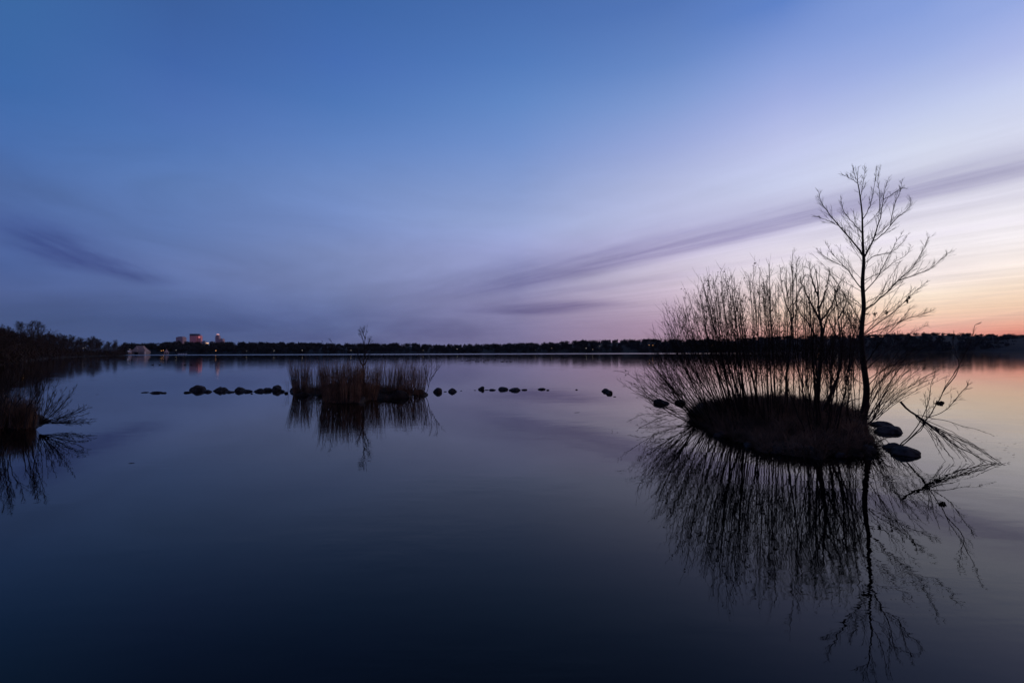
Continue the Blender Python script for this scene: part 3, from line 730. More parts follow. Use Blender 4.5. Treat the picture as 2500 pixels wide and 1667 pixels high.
cen, cl, hf = ISL; rngk = np.random.default_rng(55)
wh = ['near the left tip of the willow island', 'left of the middle of its near bank', 'half way along its near bank', 'right of the middle of its near bank', 'close to its near right corner', 'below the tall tree on its right bank']
for i, (a, b) in enumerate(((1765, 1066), (1832, 1091), (1905, 1106), (1978, 1114), (2055, 1116), (2118, 1072))):
    q = G(a, b); rock((q[0], q[1] + .05, 0), rngk.uniform(.22, .5), rngk.uniform(.08, .16), rngk.uniform(.2, .4), 500 + i, 'small dark bank stone ' + wh[i], 0, 'stones along the willow island bank')

# ------------------------------------------------------------------ reeds on the small island
def reed_clump(label, px0, px1, row, ytop, n, seed, lean=0.0, dens=.006, dY=.8, twig=.35, spread=.12, up=.05):
    rng = np.random.default_rng(seed); b = G((px0 + px1) / 2, row); tb = Tubes()
    for i in range(n):
        px = px0 + (px1 - px0) * rng.random(); Y = b[1] + rng.uniform(-dY, dY); x = P(px, row, Y)[0]
        h = P(px, ytop, Y)[2] * (1.04 - abs(rng.normal(0, .22))) ; h = max(.4, h) * (.93 + .08 * sin(px * .22 + seed) + .06 * sin(px * .61 + seed * 2))
        u_ = ((px - px0) / (px1 - px0) - .5)
        d = unit(np.array([u_ * spread * 2 + lean + rng.normal(0, .07), rng.normal(0, .08), 1]))
        c = twig_curve(rng, np.array([x, Y, .05]), d, h, up * .3, 5, .035); w = dens * rng.uniform(.5, 1.15)
        tb.add(c, [w, w * .9, w * .75, w * .6, w * .3], 3)
        if rng.random() < twig: dress(rng, tb, c, [w] * 5, 3, .4, 0, .2, ang=.35, up=.1, start=.4, rmin=.003, flat=.3)
    me = tb.mesh('reed_clump', REED, (b[0], b[1], 0)); o = link('reed_clump', me); o.location = (b[0], b[1], 0)
    return tag(o, label, 'reeds', 'reed clumps on the small island')
reed_clump('dense tall reed clump at the left end of the small island', 716, 748, 962, 877, 260, 1, -.02, .008)
reed_clump('thin sparse reeds second from the left on the small island', 746, 788, 962, 892, 210, 2, 0, .006)
reed_clump('widest reddish brown reed thicket in front at the centre of the small island', 788, 880, 978, 878, 900, 3, -.01, .008, 1.6)
reed_clump('brown reeds joining the right side of the wide central thicket', 868, 920, 974, 886, 380, 13, .02, .007, 1.2)
reed_clump('airy reed clump right of the central thicket', 915, 972, 966, 882, 330, 4, .04, .0065)
reed_clump('reed clump leaning right near the right end of the small island', 972, 1004, 966, 880, 250, 5, .12, .007, .8)
reed_clump('rightmost upright reed clump on the small island', 1010, 1036, 964, 880, 170, 6, .06, .0065, .6)
reed_clump('few lone stems in water between boulder and small island', 697, 706, 960, 925, 6, 7, -.1, .006, .2, .8)
tb = blades(np.random.default_rng(34), 3800, ISM, .2, .6, .3, .006)
tag(link('grass', tb.mesh('grass', GRASS)), 'dark tangle of short grass on the small reed island', 'grass', None, 'stuff')

# ------------------------------------------------------------------ woody plants
def limb(rng, root, pts, r0, r1, n1, l1, n2, l2, name='limb', k=14, sides=6, lv=None, pl=0, mt=None, **kw):
    """one limb (with its twigs) as a child of root"""
    c = catmull(pts, k); c[1:-1] += rng.normal(0, .012, (k - 2, 3)) * min(1, r0 * 60)
    rad = r0 + (r1 - r0) * np.linspace(0, 1, k) ** .8; tb = Tubes(); tb.add(c, list(rad), sides)
    if n1: dress(rng, tb, c, rad, n1, l1, n2, l2, leaves=lv, pl=pl, **kw)
    org = np.array(root.location); me = tb.mesh(name, mt or TWIG, org)
    o = link(name, me, root); return c
def Z1(x, y): return 1480 + x / 2.306, 380 + y / 2.306
# --- tall tree
rng = np.random.default_rng(77)
TY = 16.2
base = P(*Z1(1446, 1480), TY)
tall = empty('tall_tree', (base[0], base[1], .15), 'tallest bare tree with one straight trunk on the right of the island', 'tree')
def z1pts(l, y0=TY, y1=TY):
    n = len(l); return [P(*Z1(a, b), y0 + (y1 - y0) * i / max(1, n - 1)) for i, (a, b) in enumerate(l)]
TR = [(1440, 1500), (1448, 1470), (1462, 1380), (1465, 1300), (1450, 1180), (1437, 1050), (1440, 950), (1450, 850), (1443, 720), (1450, 600), (1447, 540), (1443, 430), (1440, 320), (1425, 200), (1415, 140), (1420, 60)]
TRr = [26, 20, 17, 15.5, 14.5, 13, 11.5, 10.5, 9.5, 8.0, 6.6, 5.0, 3.9, 2.9, 1.7, .7]   # half widths, zoom px
tp = np.array(z1pts(TR)); c = catmull(tp, 60); rr = np.interp(np.linspace(0, 15, 60), range(16), TRr) / 2.306 / F * TY
tbt = Tubes(); tbt.add(c, list(rr), 12)
dress(rng, tbt, c[34:], rr[34:], 16, .55, 3, .18, ang=.75, up=.12, start=.1, rmin=.0045)
link('trunk', tbt.mesh('trunk', BARK, tuple(tall.location)), tall)
LM = [  # polyline in zoom px, depth change, half width, n1, l1, n2
 ([(1452, 575), (1490, 500), (1520, 420), (1545, 330), (1560, 250), (1570, 180), (1592, 120)], .9, 5.5, 14, .62, 4),
 ([(1442, 560), (1400, 500), (1326, 410), (1270, 350), (1225, 290), (1205, 240), (1194, 200)], -.5, 5.2, 14, .60, 4),
 ([(1330, 410), (1290, 385), (1240, 362), (1205, 352), (1172, 335)], -.9, 2.2, 6, .35, 3),
 ([(1500, 482), (1560, 440), (1620, 370), (1670, 325), (1708, 285), (1712, 235)], -.6, 3.6, 12, .45, 4),
 ([(1443, 440), (1400, 392), (1352, 335), (1328, 285), (1318, 228)], .8, 3.0, 11, .42, 4),
 ([(1442, 362), (1480, 300), (1500, 220), (1515, 130), (1520, 60)], .6, 2.8, 11, .40, 4),
 ([(1432, 245), (1448, 150), (1457, 60)], -.5, 1.8, 7, .3, 3),
 ([(1414, 155), (1370, 125), (1330, 108)], .4, 1.6, 5, .25, 3), ([(1416, 150), (1395, 100), (1390, 58)], .2, 1.5, 5, .25, 3),
 ([(1560, 250), (1600, 225), (1650, 190), (1700, 185)], .5, 1.8, 7, .3, 3), ([(1600, 390), (1620, 290), (1650, 215), (1668, 140)], .3, 2.2, 9, .35, 4),
 ([(1540, 330), (1538, 230), (1530, 130), (1546, 60)], .5, 1.8, 8, .3, 3),
 ([(1455, 765), (1520, 690), (1570, 600), (1620, 510), (1665, 430)], 1.0, 3.2, 14, .6, 4),
 ([(1462, 862), (1560, 790), (1640, 705), (1720, 640), (1780, 540), (1820, 455)], -.8, 5.2, 20, .75, 5),
 ([(1640, 705), (1740, 672), (1820, 640), (1890, 580), (1930, 545)], -.9, 2.6, 12, .5, 4),
 ([(1442, 752), (1390, 685), (1340, 622), (1280, 560), (1232, 490)], .8, 3.6, 13, .5, 4),
 ([(1345, 627), (1250, 580), (1190, 535)], .5, 2.0, 8, .4, 3),
 ([(1455, 1005), (1530, 940), (1620, 880), (1700, 800), (1750, 755), (1812, 705)], .9, 3.8, 18, .65, 4),
 ([(1443, 965), (1400, 880), (1350, 800), (1290, 700), (1240, 640)], -.9, 3.6, 14, .6, 4),
 ([(1458, 1012), (1560, 975), (1680, 925), (1760, 900), (1845, 868)], -.7, 3.2, 18, .55, 4),
 ([(1462, 1205), (1540, 1130), (1640, 1060), (1720, 995), (1815, 950)], 1.1, 3.4, 18, .65, 4),
 ([(1460, 1180), (1510, 1100), (1570, 1020), (1650, 930), (1730, 845)], -1.0, 3.6, 18, .65, 4),
 ([(1470, 1300), (1550, 1210), (1660, 1160), (1760, 1100), (1850, 1050)], -1.3, 3.2, 15, .6, 4),
 ([(1440, 1060), (1390, 960), (1340, 880), (1310, 790)], 1.2, 3.0, 12, .5, 4),
 ([(1455, 605), (1520, 560), (1600, 545), (1660, 500), (1700, 440)], 1.0, 2.4, 10, .45, 4),
 ([(1456, 700), (1540, 660), (1620, 600), (1690, 560), (1715, 500)], 1.3, 2.2, 10, .45, 4),
 ([(1470, 1360), (1540, 1270), (1640, 1190), (1750, 1160), (1860, 1150)], .8, 2.8, 14, .5, 4),
 ([(1445, 850), (1380, 800), (1300, 770), (1240, 700)], 1.0, 2.2, 10, .45, 4)]
for i in range(26):                      # thinner limbs all along the trunk
    f_ = (i + rng.random() * .6) / 26; k_ = int(14 + 26 * (1 - f_)) if f_ > .5 else int(8 + 40 * f_)
    k_ = int(np.interp(f_, [0, 1], [12, 45])); sd = 1 if i % 2 else -1; ln_ = np.interp(f_, [0, .5, 1], [2.2, 2.1, 1.2]) * rng.uniform(.75, 1.15)
    e_ = rng.uniform(.62, .95); p0 = c[k_]; d_ = unit(np.array([sd * cos(e_), rng.uniform(-.7, .7), sin(e_)]))
    limb(rng, tall, [p0, p0 + d_ * ln_ * .5 + [0, 0, -.03], p0 + d_ * ln_ + [0, 0, .12 * ln_]], .012 * (1.15 - .5 * f_), .0035, 11, .55, 3, .2, k=10, sides=4, ang=.42, up=.06, start=.15, rmin=.0040, flat=.35, mt=BARK, taper=.6, wob=.05)
TP = {}
for pl_, dd, hw, n1, l1, n2 in LM:
    y0 = TY if abs(pl_[0][0] - 1450) < 25 else TY + dd * .4
    limb(rng, tall, z1pts(pl_, y0, TY + dd), hw / 2.306 / F * TY * .88, .0042, int(n1 * 1.9), l1 * 1.15, 4, .24, ang=.42, up=.08, start=.12, rmin=.0044, flat=.40, n3=0, mt=BARK, taper=.72, wob=.05)
# hanging dead leaf clumps
lv = []
for (x, y) in ((1694, 812), (1575, 885), (1517, 888), (1475, 890), (1700, 800)):
    p = P(*Z1(x, y), TY + .3)
    for _ in range(10): lv.append((p + rng.normal(0, .03, 3), rng.normal(0, 1, 3), rng.normal(0, 1, 3)))
me = leaf_mesh('dead_leaves', lv, .045, rng, LEAF); o = link('dead_leaves', me, tall); o.matrix_parent_inverse = tall.matrix_world.inverted(); o.location = (-tall.location[0], -tall.location[1], -tall.location[2]); o.matrix_parent_inverse = Matrix.Identity(4)

# --- willow shrubs
ENV = [(1545, 930), (1575, 880), (1600, 822), (1630, 770), (1670, 712), (1700, 686), (1740, 668), (1765, 652), (1795, 672), (1822, 706), (1845, 640), (1866, 630), (1892, 672), (1910, 720), (1935, 612), (1960, 668), (1974, 705), (1990, 632), (2010, 655), (2030, 700), (2045, 672), (2080, 712), (2110, 740)]
def env(px): return float(np.interp(px, [e[0] for e in ENV], [e[1] for e in ENV]))
def willow(label, bpx, bY, tips, n, seed, r=.014, leafy=.0, dY=.9, sag=.0, ylow=55, tw=17, extra=None):
    rng = np.random.default_rng(seed)
    c0 = P((bpx[0] + bpx[1]) / 2, 900, (bY[0] + bY[1]) / 2); z0, _ = ISL[2](c0[0], c0[1]); z0 = max(z0, .05)
    root = empty('willow_shrub', (c0[0], c0[1], z0), label, 'shrub'); lv = []
    for i in range(n):
        u_ = ((i + rng.random()) / n + .05 * sin(i * 2.1)) ; tpx = tips[0] + (tips[1] - tips[0]) * u_
        ub = min(1, max(0, u_ + rng.normal(0, .22))); bp = bpx[0] + (bpx[1] - bpx[0]) * ub
        Y = rng.uniform(*bY); bpt = P(bp, 900, Y); z, f = ISL[2](bpt[0], bpt[1]); bpt[2] = max(z, .02) - .08
        ty = env(tpx) + abs(rng.normal(0, 1)) * ylow * .6 + (0 if rng.random() < .6 else rng.uniform(0, ylow * 1.5))
        T = P(tpx + rng.normal(0, 11), ty, Y + rng.uniform(-1.9 * dY, .5 * dY)); D = T - bpt
        ctrl = bpt + D * np.array([.36, .36, .30]) ; ctrl2 = bpt + D * np.array([.72, .72, .64])
        rr_ = r * rng.choice([.6, .85, 1.2, 1.7, 2.3], p=[.22, .28, .27, .16, .07])
        limb(rng, root, [bpt, ctrl, ctrl2, T], rr_ * .85, .0052, tw, 1.05, 3, .34, name='stem', k=12, sides=5, lv=lv, pl=leafy, ang=.48, up=.05, start=.32, rmin=.0038, flat=.2, taper=.45, n3=1)
    if lv:
        lo = leaf_mesh('leaves', [(a - np.array(root.location), b, c) for a, b, c in lv], .026, rng, LEAF); link('leaves', lo, root)
    return root
willow('willow shrub with its stems fanned far left over the water at the island tip', (1700, 1775), (15.4, 16.9), (1560, 1665), 30, 41, .014, .25, .8)
willow('dense leaf flecked willow, first tall one from the left on the island', (1735, 1825), (14.6, 16.6), (1640, 1735), 30, 42, .017, .55)
willow('thickest twiggy willow clump, left of centre on the island', (1790, 1865), (13.8, 16.2), (1738, 1814), 28, 43, .018, .65)
willow('willow with curling leafy tips at the centre of the island', (1840, 1910), (13.3, 16), (1832, 1895), 22, 44, .016, .5)
willow('slender willow with one spire above the rest, right of centre', (1895, 1968), (13, 16), (1915, 1962), 17, 45, .016, .2)
willow('fine stemmed willow growing between the two trunks at right', (1970, 2090), (12.8, 16.2), (1965, 2095), 32, 46, .015, .15, .9, 0, 80)
willow('near willow with few thick stems on the front bank', (1965, 2035), (12.0, 13.0), (1890, 2110), 12, 47, .024, .1, .7, 0, 90, 13)
willow('low willow spraying over the water at the left tip of the island', (1695, 1730), (16.6, 17.4), (1545, 1620), 9, 48, .011, .2, .7, 0, 50, 9)
# second tree and leaning tree
rng = np.random.default_rng(88)
def small_tree(label, trunk, widths, limbs, Y, name='willow_tree'):
    b0 = P(*Z1(*trunk[0]), Y); root = empty(name, (b0[0], b0[1], b0[2]), label, 'tree')
    limb(rng, root, z1pts(trunk, Y, Y), widths[0], widths[1], 14, .8, 4, .25, name='trunk', k=22, sides=8, mt=BARK, ang=.5, up=.08, start=.3, rmin=.0045, flat=.2, n3=1)
    for l, dd in limbs: limb(rng, root, z1pts(l, Y, Y + dd), widths[0] * .42, .0045, 13, .6, 4, .22, mt=BARK, ang=.5, up=.1, start=.2, rmin=.0045, flat=.3, n3=1)
small_tree('second thickest tree with a forked crown, left of the tall tree', [(1180, 1420), (1190, 1330), (1205, 1200), (1215, 1050), (1208, 940), (1195, 850), (1190, 760), (1180, 640)], (.085, .01),
  [([(1213, 1040), (1240, 930), (1290, 850), (1340, 800)], .6), ([(1208, 940), (1150, 830), (1110, 740), (1090, 690)], -.6), ([(1198, 860), (1230, 780), (1250, 700), (1255, 640)], .7), ([(1212, 1080), (1150, 960), (1090, 880), (1060, 800)], .8), ([(1192, 790), (1160, 700), (1140, 600)], .3), ([(1206, 1180), (1280, 1050), (1340, 960), (1380, 870)], -.8), ([(1205, 930), (1260, 860), (1300, 760), (1320, 690)], -.5)], 15.4)
small_tree('leaning tree with a curved stem between second tree and tall tree', [(1225, 1440), (1270, 1330), (1310, 1220), (1322, 1130), (1312, 1000), (1300, 870), (1285, 740)], (.06, .008),
  [([(1318, 1160), (1370, 1080), (1400, 980), (1410, 900)], .6), ([(1315, 1040), (1260, 950), (1240, 860)], -.5), ([(1305, 920), (1350, 830), (1370, 750)], .5), ([(1290, 1280), (1240, 1180), (1230, 1080)], -.6)], 14.6)
small_tree('thin dark stemmed tree rising at the centre of the willows', [(1010, 1400), (1015, 1300), (1020, 1180), (1040, 1040), (1050, 900), (1048, 780), (1045, 640), (1052, 530)], (.05, .006),
  [([(1045, 900), (1000, 800), (985, 700), (980, 630)], .5), ([(1050, 850), (1090, 760), (1110, 680)], -.5), ([(1048, 740), (1070, 650), (1075, 590)], .3), ([(1020, 1180), (960, 1040), (925, 900), (915, 800)], .6)], 16.6)
# right side fan
def shrub_lines(name, label, lines, r0, n1, l1, n2, l2, seed, stem='stem', cat='shrub', mt=None, **kw):
    rng = np.random.default_rng(seed); p0 = lines[0][0]; root = empty(name, tuple(P(*p0)), label, cat)
    for l in lines:
        limb(rng, root, [P(*q) for q in l], r0 * rng.uniform(.7, 1.1), .0038, n1, l1, n2, l2, name=stem, mt=mt, **kw)
    return root
rngf = np.random.default_rng(5); fan = []
for i in range(20):
    u_ = (i + rngf.random()) / 20; bx = 2095 + 45 * rngf.random(); ty = 800 + u_ * 125; tx = 2190 + 120 * u_ ** .7 + rngf.uniform(-30, 20); Y = rngf.uniform(13.5, 16)
    fan.append([(bx, 1025, Y), (bx + (tx - bx) * .25, 1025 + (ty - 1025) * .35, Y), (bx + (tx - bx) * .6, 1025 + (ty - 1025) * .72, Y), (tx, ty, Y + rngf.uniform(-1, .6))])
shrub_lines('willow_shrub', 'willow shrub arching right over the water behind the tall tree base', fan, .012, 12, .6, 3, .22, 51, ang=.38, up=.08, start=.2, rmin=.004, flat=.3, n3=1)
# bent branch reaching right and up
shrub_lines('leaning_willow', 'lone willow branch curving right and up out of the near right bank', [
 [(2169, 1101, 11.4), (2215, 1078, 11.3), (2258, 1032, 11.2), (2280, 996, 11.1), (2295, 980, 11.1), (2306, 948, 11.1), (2330, 913, 11.0), (2347, 883, 11.0), (2365, 848, 10.9), (2373, 822, 10.9), (2382, 796, 10.9), (2391, 788, 10.9)],
 [(2265, 1020, 11.2), (2310, 1000, 11.0), (2345, 960, 10.8), (2365, 935, 10.7)],
 [(2190, 1095, 11.4), (2235, 1050, 11.5), (2262, 1000, 11.6), (2268, 960, 11.6), (2285, 900, 11.7)],
 [(2300, 960, 11.1), (2340, 900, 11.3), (2330, 850, 11.4), (2325, 815, 11.4)],
 [(2200, 1090, 11.4), (2250, 1045, 11.0), (2262, 1005, 10.9), (2255, 960, 10.8)]], .014, 14, .42, 3, .16, 52, ang=.5, up=.06, start=.25, rmin=.0035, flat=.4, n3=1)
p = P(2294, 985, 11.1)
rngn = np.random.default_rng(9); lv = [(p + rngn.normal(0, .022, 3) * np.array([1.6, 1, .8]), rngn.normal(0, 1, 3), rngn.normal(0, 1, 3)) for _ in range(70)]
tag(link('leaf_clump', leaf_mesh('leaf_clump', lv, .045, rngn, LEAF)), 'small dark clump of dead leaves caught on the bent willow branch', 'leaf clump')
# fallen branch
rngb = np.random.default_rng(12)
fb = [[(2198, 980, 11.5), (2230, 1010, 11.3), (2262, 1034, 11.1), (2310, 1070, 10.8), (2360, 1102, 10.5), (2420, 1128, 10.2), (2456, 1134, 10.15)]]
root = shrub_lines('fallen_branch', 'fallen branch with a broken butt, its twigs trailing down to the water at right', fb, .034, 10, .5, 3, .2, 60, stem='main_limb', cat='branch', mt=BARK, ang=.3, up=-.02, start=.3, rmin=.004, flat=.3)
tips = [(2305, 1122), (2318, 1115), (2330, 1128), (2345, 1120), (2360, 1125), (2380, 1132), (2400, 1130), (2415, 1135), (2430, 1122), (2440, 1132), (2450, 1134), (2421, 1060), (2455, 1135), (2300, 1100), (2370, 1128)]
for i, (tx, ty) in enumerate(tips):
    s = rngb.uniform(0, 1) * (tx - 2290) / 90; sx = 2225 + 45 * s; sy = 1004 + 33 * s; Yt = 10.15 + (1135 - ty) * .012 + rngb.uniform(-.1, .1) if ty > 1090 else 10.6
    mx, my = sx + (tx - sx) * .5, sy + (ty - sy) * .42
    limb(rngb, root, [P(sx, sy, 11.25 - .2 * s), P(mx, my, (11.2 + Yt) / 2), P(tx, ty, Yt)], .010, .003, 6, .25, 2, .1, name='side_branch', ang=.35, up=-.03, start=.4, rmin=.0032, flat=.4)
limb(rngb, root, [P(2345, 1133, 10.15), P(2390, 1134, 10.12), P(2425, 1134, 10.1), P(2456, 1130, 10.1)], .010, .004, 8, .2, 2, .08, name='side_branch', ang=.6, up=.02, start=.1, rmin=.0035, flat=.4)
# broken stick, leaning log
shrub_lines('broken_stick', 'short thick broken stick jutting up right of the tall tree base', [[(2120, 1034, 13.4), (2145, 1005, 13.3), (2170, 976, 13.2)], ], .030, 3, .25, 0, .1, 61, stem='shaft', cat='stick', mt=BARK)
shrub_lines('leaning_log', 'short bent log leaning left of the tall tree foot', [[(2035, 1012, 14.4), (2055, 993, 14.6), (2074, 979, 14.8), (2104, 971, 15.2)]], .055, 3, .3, 0, .1, 62, stem='shaft', cat='log', mt=BARK)
# low branches reaching left over the water
shrub_lines('low_branch', 'low spreading branches dipping into the water at far left of the island', [
 [(1700, 1012, 17.0), (1640, 1012, 16.6), (1605, 1022, 16.0), (1560, 1045, 15.0), (1514, 1056, 14.4), (1495, 1055, 14.3)],
 [(1700, 1010, 17.0), (1640, 1000, 17.0), (1590, 985, 16.8), (1566, 940, 16.6), (1532, 912, 16.5), (1500, 905, 16.5)],
 [(1700, 1008, 17.0), (1640, 995, 17.2), (1590, 975, 17.2), (1540, 950, 17.0), (1505, 925, 17.0)],
 [(1698, 1014, 16.9), (1650, 1022, 16.2), (1600, 1040, 15.4), (1575, 1055, 14.9)],
 [(1702, 1010, 17.2), (1670, 985, 17.3), (1640, 950, 17.4), (1590, 920, 17.4)],
 [(1698, 1012, 16.9), (1655, 1005, 16.4), (1610, 1010, 15.9), (1570, 1012, 15.4), (1530, 1030, 14.9)]], .015, 12, .50, 3, .2, 63, cat='branch', ang=.5, up=.05, start=.25, rmin=.0038, flat=.4, n3=1)
# ground litter stems on the island front
rngs = np.random.default_rng(70)
root = None
lines = []
for i in range(70):
    px = rngs.uniform(1700, 2110); Y = np.interp(px, [1700, 1900, 2130], [17.0, 14.2, 12.6]) + rngs.uniform(-.9, 3.0); q = P(px, 950, Y); z = max(.02, ISL[2](q[0], q[1])[0])
    b = np.array([q[0], q[1], z - .05]); lines.append((b, b + np.array([rngs.normal(0, .35), rngs.normal(0, .3), rngs.uniform(.4, 1.5)])))
root = empty('bramble', tuple(lines[0][0]), 'thin leafless brambles scattered over the mound of the willow island', 'shrub')
for a, b in lines: limb(rngs, root, [a, (a + b) / 2 + rngs.normal(0, .08, 3), b], .007, .003, 7, .45, 3, .15, name='stem', ang=.5, rmin=.0033, flat=.2)

# --- trees of the small island
def Z4(x, y): return 600 + x / 3.79, 760 + y / 3.79
def z4(l, Y): return [(*Z4(a, b), Y) for a, b in l]
shrub_lines('young_tree', 'bare young tree rising above the reeds at the middle of the small island', [
 z4([(1085, 800), (1088, 640), (1090, 500), (1100, 400), (1095, 300), (1112, 210), (1122, 140)], 25),
 z4([(1088, 520), (1050, 430), (1035, 390)], 25), z4([(1095, 310), (1075, 240), (1045, 180)], 24.8), z4([(1098, 360), (1135, 300), (1155, 250)], 25.3),
 z4([(1104, 250), (1085, 200), (1068, 165)], 25.2), z4([(1092, 500), (1125, 440), (1150, 400)], 24.7), z4([(1100, 400), (1135, 350), (1150, 320)], 25)], .042, 10, .5, 4, .25, 64, stem='limb', cat='tree', mt=BARK, ang=.45, up=.12, start=.3, rmin=.006, flat=.5)
shrub_lines('young_tree', 'forked shrub leaning right off the right end of the small island', [
 z4([(1655, 765), (1682, 735), (1700, 650), (1740, 580), (1790, 510), (1832, 445)], 26.5), z4([(1702, 640), (1715, 560), (1722, 480), (1700, 400)], 26.7), z4([(1692, 700), (1670, 600), (1650, 500), (1640, 460)], 26.3), z4([(1712, 620), (1760, 560), (1770, 470), (1765, 420)], 26.2)],
 .026, 12, .55, 4, .25, 65, stem='limb', cat='shrub', ang=.5, up=.06, start=.25, rmin=.005, flat=.5)
shrub_lines('young_tree', 'wispy sapling behind the left reeds of the small island', [z4([(745, 720), (742, 560), (745, 430), (740, 330), (700, 270)], 27), z4([(745, 450), (780, 380), (800, 300), (770, 255)], 27)], .010, 9, .5, 3, .2, 66, stem='limb', cat='tree', ang=.4, rmin=.005, flat=.5)

# --- left edge shrub
def Z6(x, y, Y): return (x / 3.92, 880 + y / 3.92, Y)
rngl = np.random.default_rng(90); ln = []
for tx, ty in [(740, 230), (600, 330), (880, 440), (860, 500), (930, 582), (700, 300), (640, 250), (830, 420), (800, 560), (560, 190), (480, 150), (430, 170), (520, 240), (780, 610), (850, 590), (610, 400), (690, 380), (760, 470), (380, 200), (330, 160), (820, 470), (720, 540), (660, 470), (900, 560), (540, 300), (700, 600), (870, 600)]:
    Y = 15.0 + rngl.uniform(-.7, .6); bx, by = 395 + rngl.uniform(-25, 15), 600 + rngl.uniform(-12, 12)
    ln.append([Z6(bx, by, 15.1), Z6(bx + (tx - bx) * .35, by + (ty - by) * .28, (15.1 + Y) / 2), Z6(bx + (tx - bx) * .7, by + (ty - by) * .62, Y), Z6(tx, ty, Y)])
shrub_lines('willow_shrub', 'low shrub splaying right over the water at the left edge', ln, .012, 11, .34, 3, .16, 91, ang=.45, up=.06, start=.25, rmin=.0042, flat=.4, n3=1)
ln = []
for i in range(26):
    bx = rngl.uniform(-420, 330); Y = rngl.uniform(12.6, 15.5); tx = bx + rngl.uniform(-60, 220); ty = rngl.uniform(30, 250) if bx > 0 else rngl.uniform(-20, 200)
    ln.append([Z6(bx, 640, Y), Z6(bx + (tx - bx) * .3, 440, Y), Z6(tx - 20, ty + 130, Y), Z6(tx, ty, Y)])
shrub_lines('willow_shrub', 'taller bare shrub rising out of brown grass at the left edge', ln, .014, 13, .45, 4, .2, 92, ang=.42, up=.08, start=.25, rmin=.0042, flat=.3, n3=1)
rng = np.random.default_rng(93); tb = Tubes()
for i in range(9000):
    px = rng.uniform(-260, 88); Y = rng.uniform(12.8, 16.2) if px < 40 else rng.uniform(14.4, 16.0); ytop = 958 + 18 * sin(px * .09) ** 2 + (18 if px > 70 else 0)
    q = P(px, 1000, Y); h = max(.3, P(px, ytop, Y)[2] * (1 - abs(rng.normal(0, .22)))); z = max(-.02, ISW[2](q[0], q[1])[0])
    if ISW[2](q[0], q[1])[1] > 1.02: continue
    d = unit(np.array([rng.normal(.05, .18), rng.normal(0, .18), 1])); tb.add(twig_curve(rng, np.array([q[0], q[1], z]), d, h, -.04, 5, .07), [.006, .0055, .0045, .003, .0015], 3)
tag(link('grass', tb.mesh('grass', REED)), 'tall rusty brown grass on the spit at the left edge', 'grass', None, 'stuff')

rng = np.random.default_rng(8); C, A, B = [], [], []
for i in range(60):
    q = G(rng.uniform(2330, 2480), rng.uniform(1055, 1140), .002); th = rng.uniform(0, 6.28); l = rng.uniform(.008, .03)
    C.append(q); A.append((cos(th) * l, sin(th) * l, 0)); B.append((-sin(th) * l * .4, cos(th) * l * .4, .001))
tag(link('floating_leaves', quads_mesh('floating_leaves', C, A, B, LEAF)), 'tiny specks of leaf litter floating right of the fallen branch', 'leaf litter', None, 'stuff')

# ------------------------------------------------------------------ ducks and bird
DK = mat('dark_plumage', (.02, .017, .016), None, 20)
def duck_mesh():
    secs = []
    prof = [(-.26, .03, .015, .17), (-.22, .05, .035, .14), (-.14, .09, .08, .09), (-.02, .115, .11, .07), (.10, .10, .10, .08), (.18, .06, .08, .10), (.205, .035, .05, .17), (.215, .033, .04, .23), (.235, .045, .045, .28), (.275, .042, .038, .285), (.305, .018, .014, .27), (.345, .016, .006, .262), (.35, .004, .003, .26)]
    for x, w, h, z in prof: secs.append([(x, w * cos(t), z + h * sin(t)) for t in np.linspace(0, 2 * pi, 11)[:-1]])
    me = prism(secs, DK, 'duck')
    for p in me.polygons: p.use_smooth = True
    return me
DM = duck_mesh()
ordn = ['leftmost', 'second from left', 'third from left', 'fourth from left', 'fifth from left', 'sixth from left', 'seventh from left', 'eighth from left', 'ninth from left', 'tenth from left', 'eleventh from left', 'twelfth from left', 'thirteenth from left', 'fourteenth from left', 'fifteenth from left', 'sixteenth from left', 'seventeenth from left', 'eighteenth from left', 'nineteenth from left', 'rightmost']
def duck(px, py, s, rot, label, group):
    p = G(px, py); o = link('duck', DM); o.location = (p[0], p[1], -.03); o.scale = (s, s, s); o.rotation_euler = (0, 0, rot); tag(o, label, 'duck', group)
for i, (x, rot) in enumerate(((372.7, .2), (390.3, pi), (451.2, .3), (505, 2.9))[:3] + ((466.5, pi),)):
    duck(x, 891.3 - (.3 if i % 2 else 0), 1.0, rot, ['first and leftmost of four ducks on the left water', 'second duck from the left of the four left ones', 'third duck from the left of the four left ones', 'rightmost of the four left ducks, trailing a thin wake'][i], 'four ducks on the left water')
DP = [(333, 242), (472, 244), (521, 228), (563, 238), (628, 226), (668, 222), (724, 260), (764, 226), (800, 264), (867, 228), (955, 276), (995, 228), (1045, 232), (1089, 224), (1277, 230), (1470, 270), (1508, 262), (1556, 222), (1610, 268), (1735, 268)]
rng = np.random.default_rng(3)
for i, (x, y) in enumerate(DP):
    duck(1100 + x / 11.76, 860 + y / 11.76 + .5, 1.05, rng.uniform(-.4, .4) + (pi if rng.random() < .4 else 0), f'duck {ordn[i]} in the raft of ducks on the open lake', 'raft of ducks on the open lake')
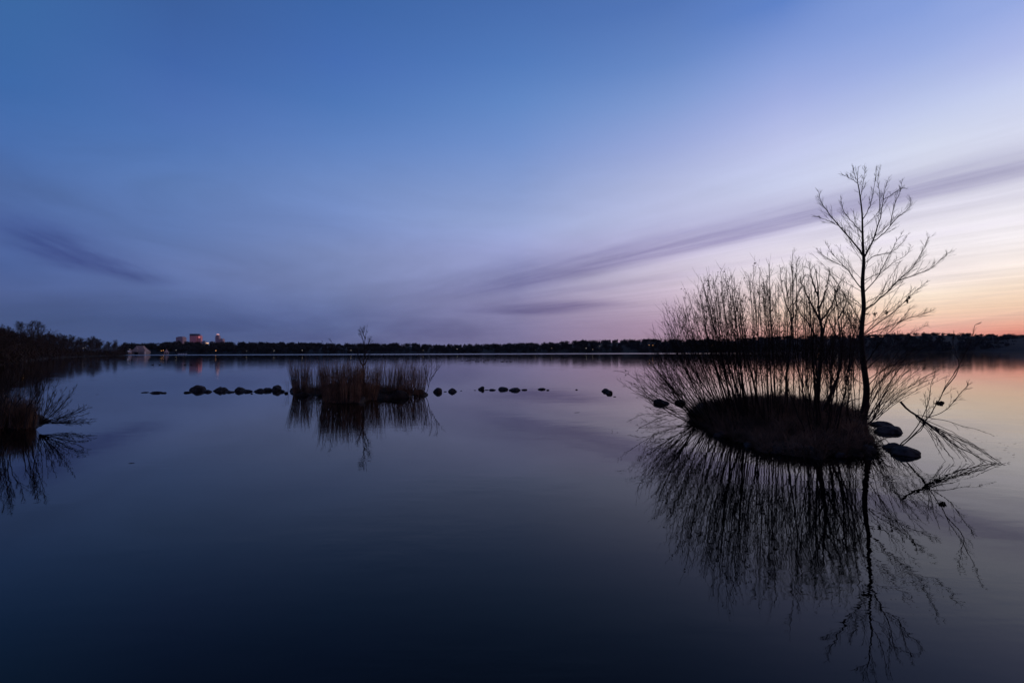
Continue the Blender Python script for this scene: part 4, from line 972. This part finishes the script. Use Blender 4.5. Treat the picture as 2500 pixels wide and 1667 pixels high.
# flying bird low over the water
def bird():
    body = [[(x, w * cos(t), z + w * .9 * sin(t)) for t in np.linspace(0, 2 * pi, 9)[:-1]] for x, w, z in ((-.17, .012, .01), (-.1, .035, .005), (0, .05, 0), (.08, .04, .01), (.14, .025, .025), (.17, .026, .03), (.20, .008, .025), (.22, .003, .022))]
    me = prism(body, DK, 'body'); return me
def wing(s):
    secs = []
    for t, y in ((0, .03), (.5, .14), (1, .27)):
        ch = .07 * (1 - .75 * t * t); z = .10 * sin(t * 2.2) ; x = -.04 * t
        secs.append([(x + ch, s * y, z), (x, s * y, z + .008), (x - ch, s * y, z), (x, s * y, z - .006)])
    return prism(secs, DK, 'wing')
p = P(1527.5, 905.5, 54); root = empty('flying_bird', tuple(p), 'small dark bird flying low over the lake left of the willow tips', 'bird'); root.rotation_euler = (radians(35), radians(-12), radians(80)); root.scale = (1.5, 1.5, 1.5)
link('body', bird(), root); link('wing', wing(1), root); link('wing', wing(-1), root)
# floating sticks
rng = np.random.default_rng(4)
for (a, b, y, lab) in ((313, 329, 1130.5, 'short thin stick floating alone on the near left water'), (233, 242, 963, 'tiny floating twig left of the row of rocks'), (1401, 1416, 1007, 'thin twig floating left of the willow island')):
    p0, p1 = G(a, y + .5), G(b, y - .5); tb = Tubes(); m_ = (p0 + p1) / 2; tb.add(catmull([p0 + [0, 0, .0], m_ + [0, 0, .003], p1 + [0, 0, .001]], 6), [.003, .006, .007, .006, .005, .003], 5)
    o = link('floating_stick', tb.mesh('floating_stick', BARK, m_)); o.location = m_; tag(o, lab, 'stick')

# thin morning air between the camera and the far shore
hz = bpy.data.materials.new('haze'); hz.use_nodes = True; ht = hz.node_tree; ht.nodes.clear()
pv = ht.nodes.new('ShaderNodeVolumePrincipled'); ho = ht.nodes.new('ShaderNodeOutputMaterial'); ht.links.new(pv.outputs[0], ho.inputs['Volume'])
pv.inputs['Color'].default_value = (.75, .85, 1, 1); pv.inputs['Density'].default_value = 1.3e-5; pv.inputs['Anisotropy'].default_value = .2
hb = link('haze', prism([rect(16000, 6900, -3.5, 0, 3150), rect(16000, 6900, 290, 0, 3150)], hz, 'haze')); tag(hb, 'thin dusk haze over the lake', None, None, 'stuff')
scene.cycles.volume_bounces = 0
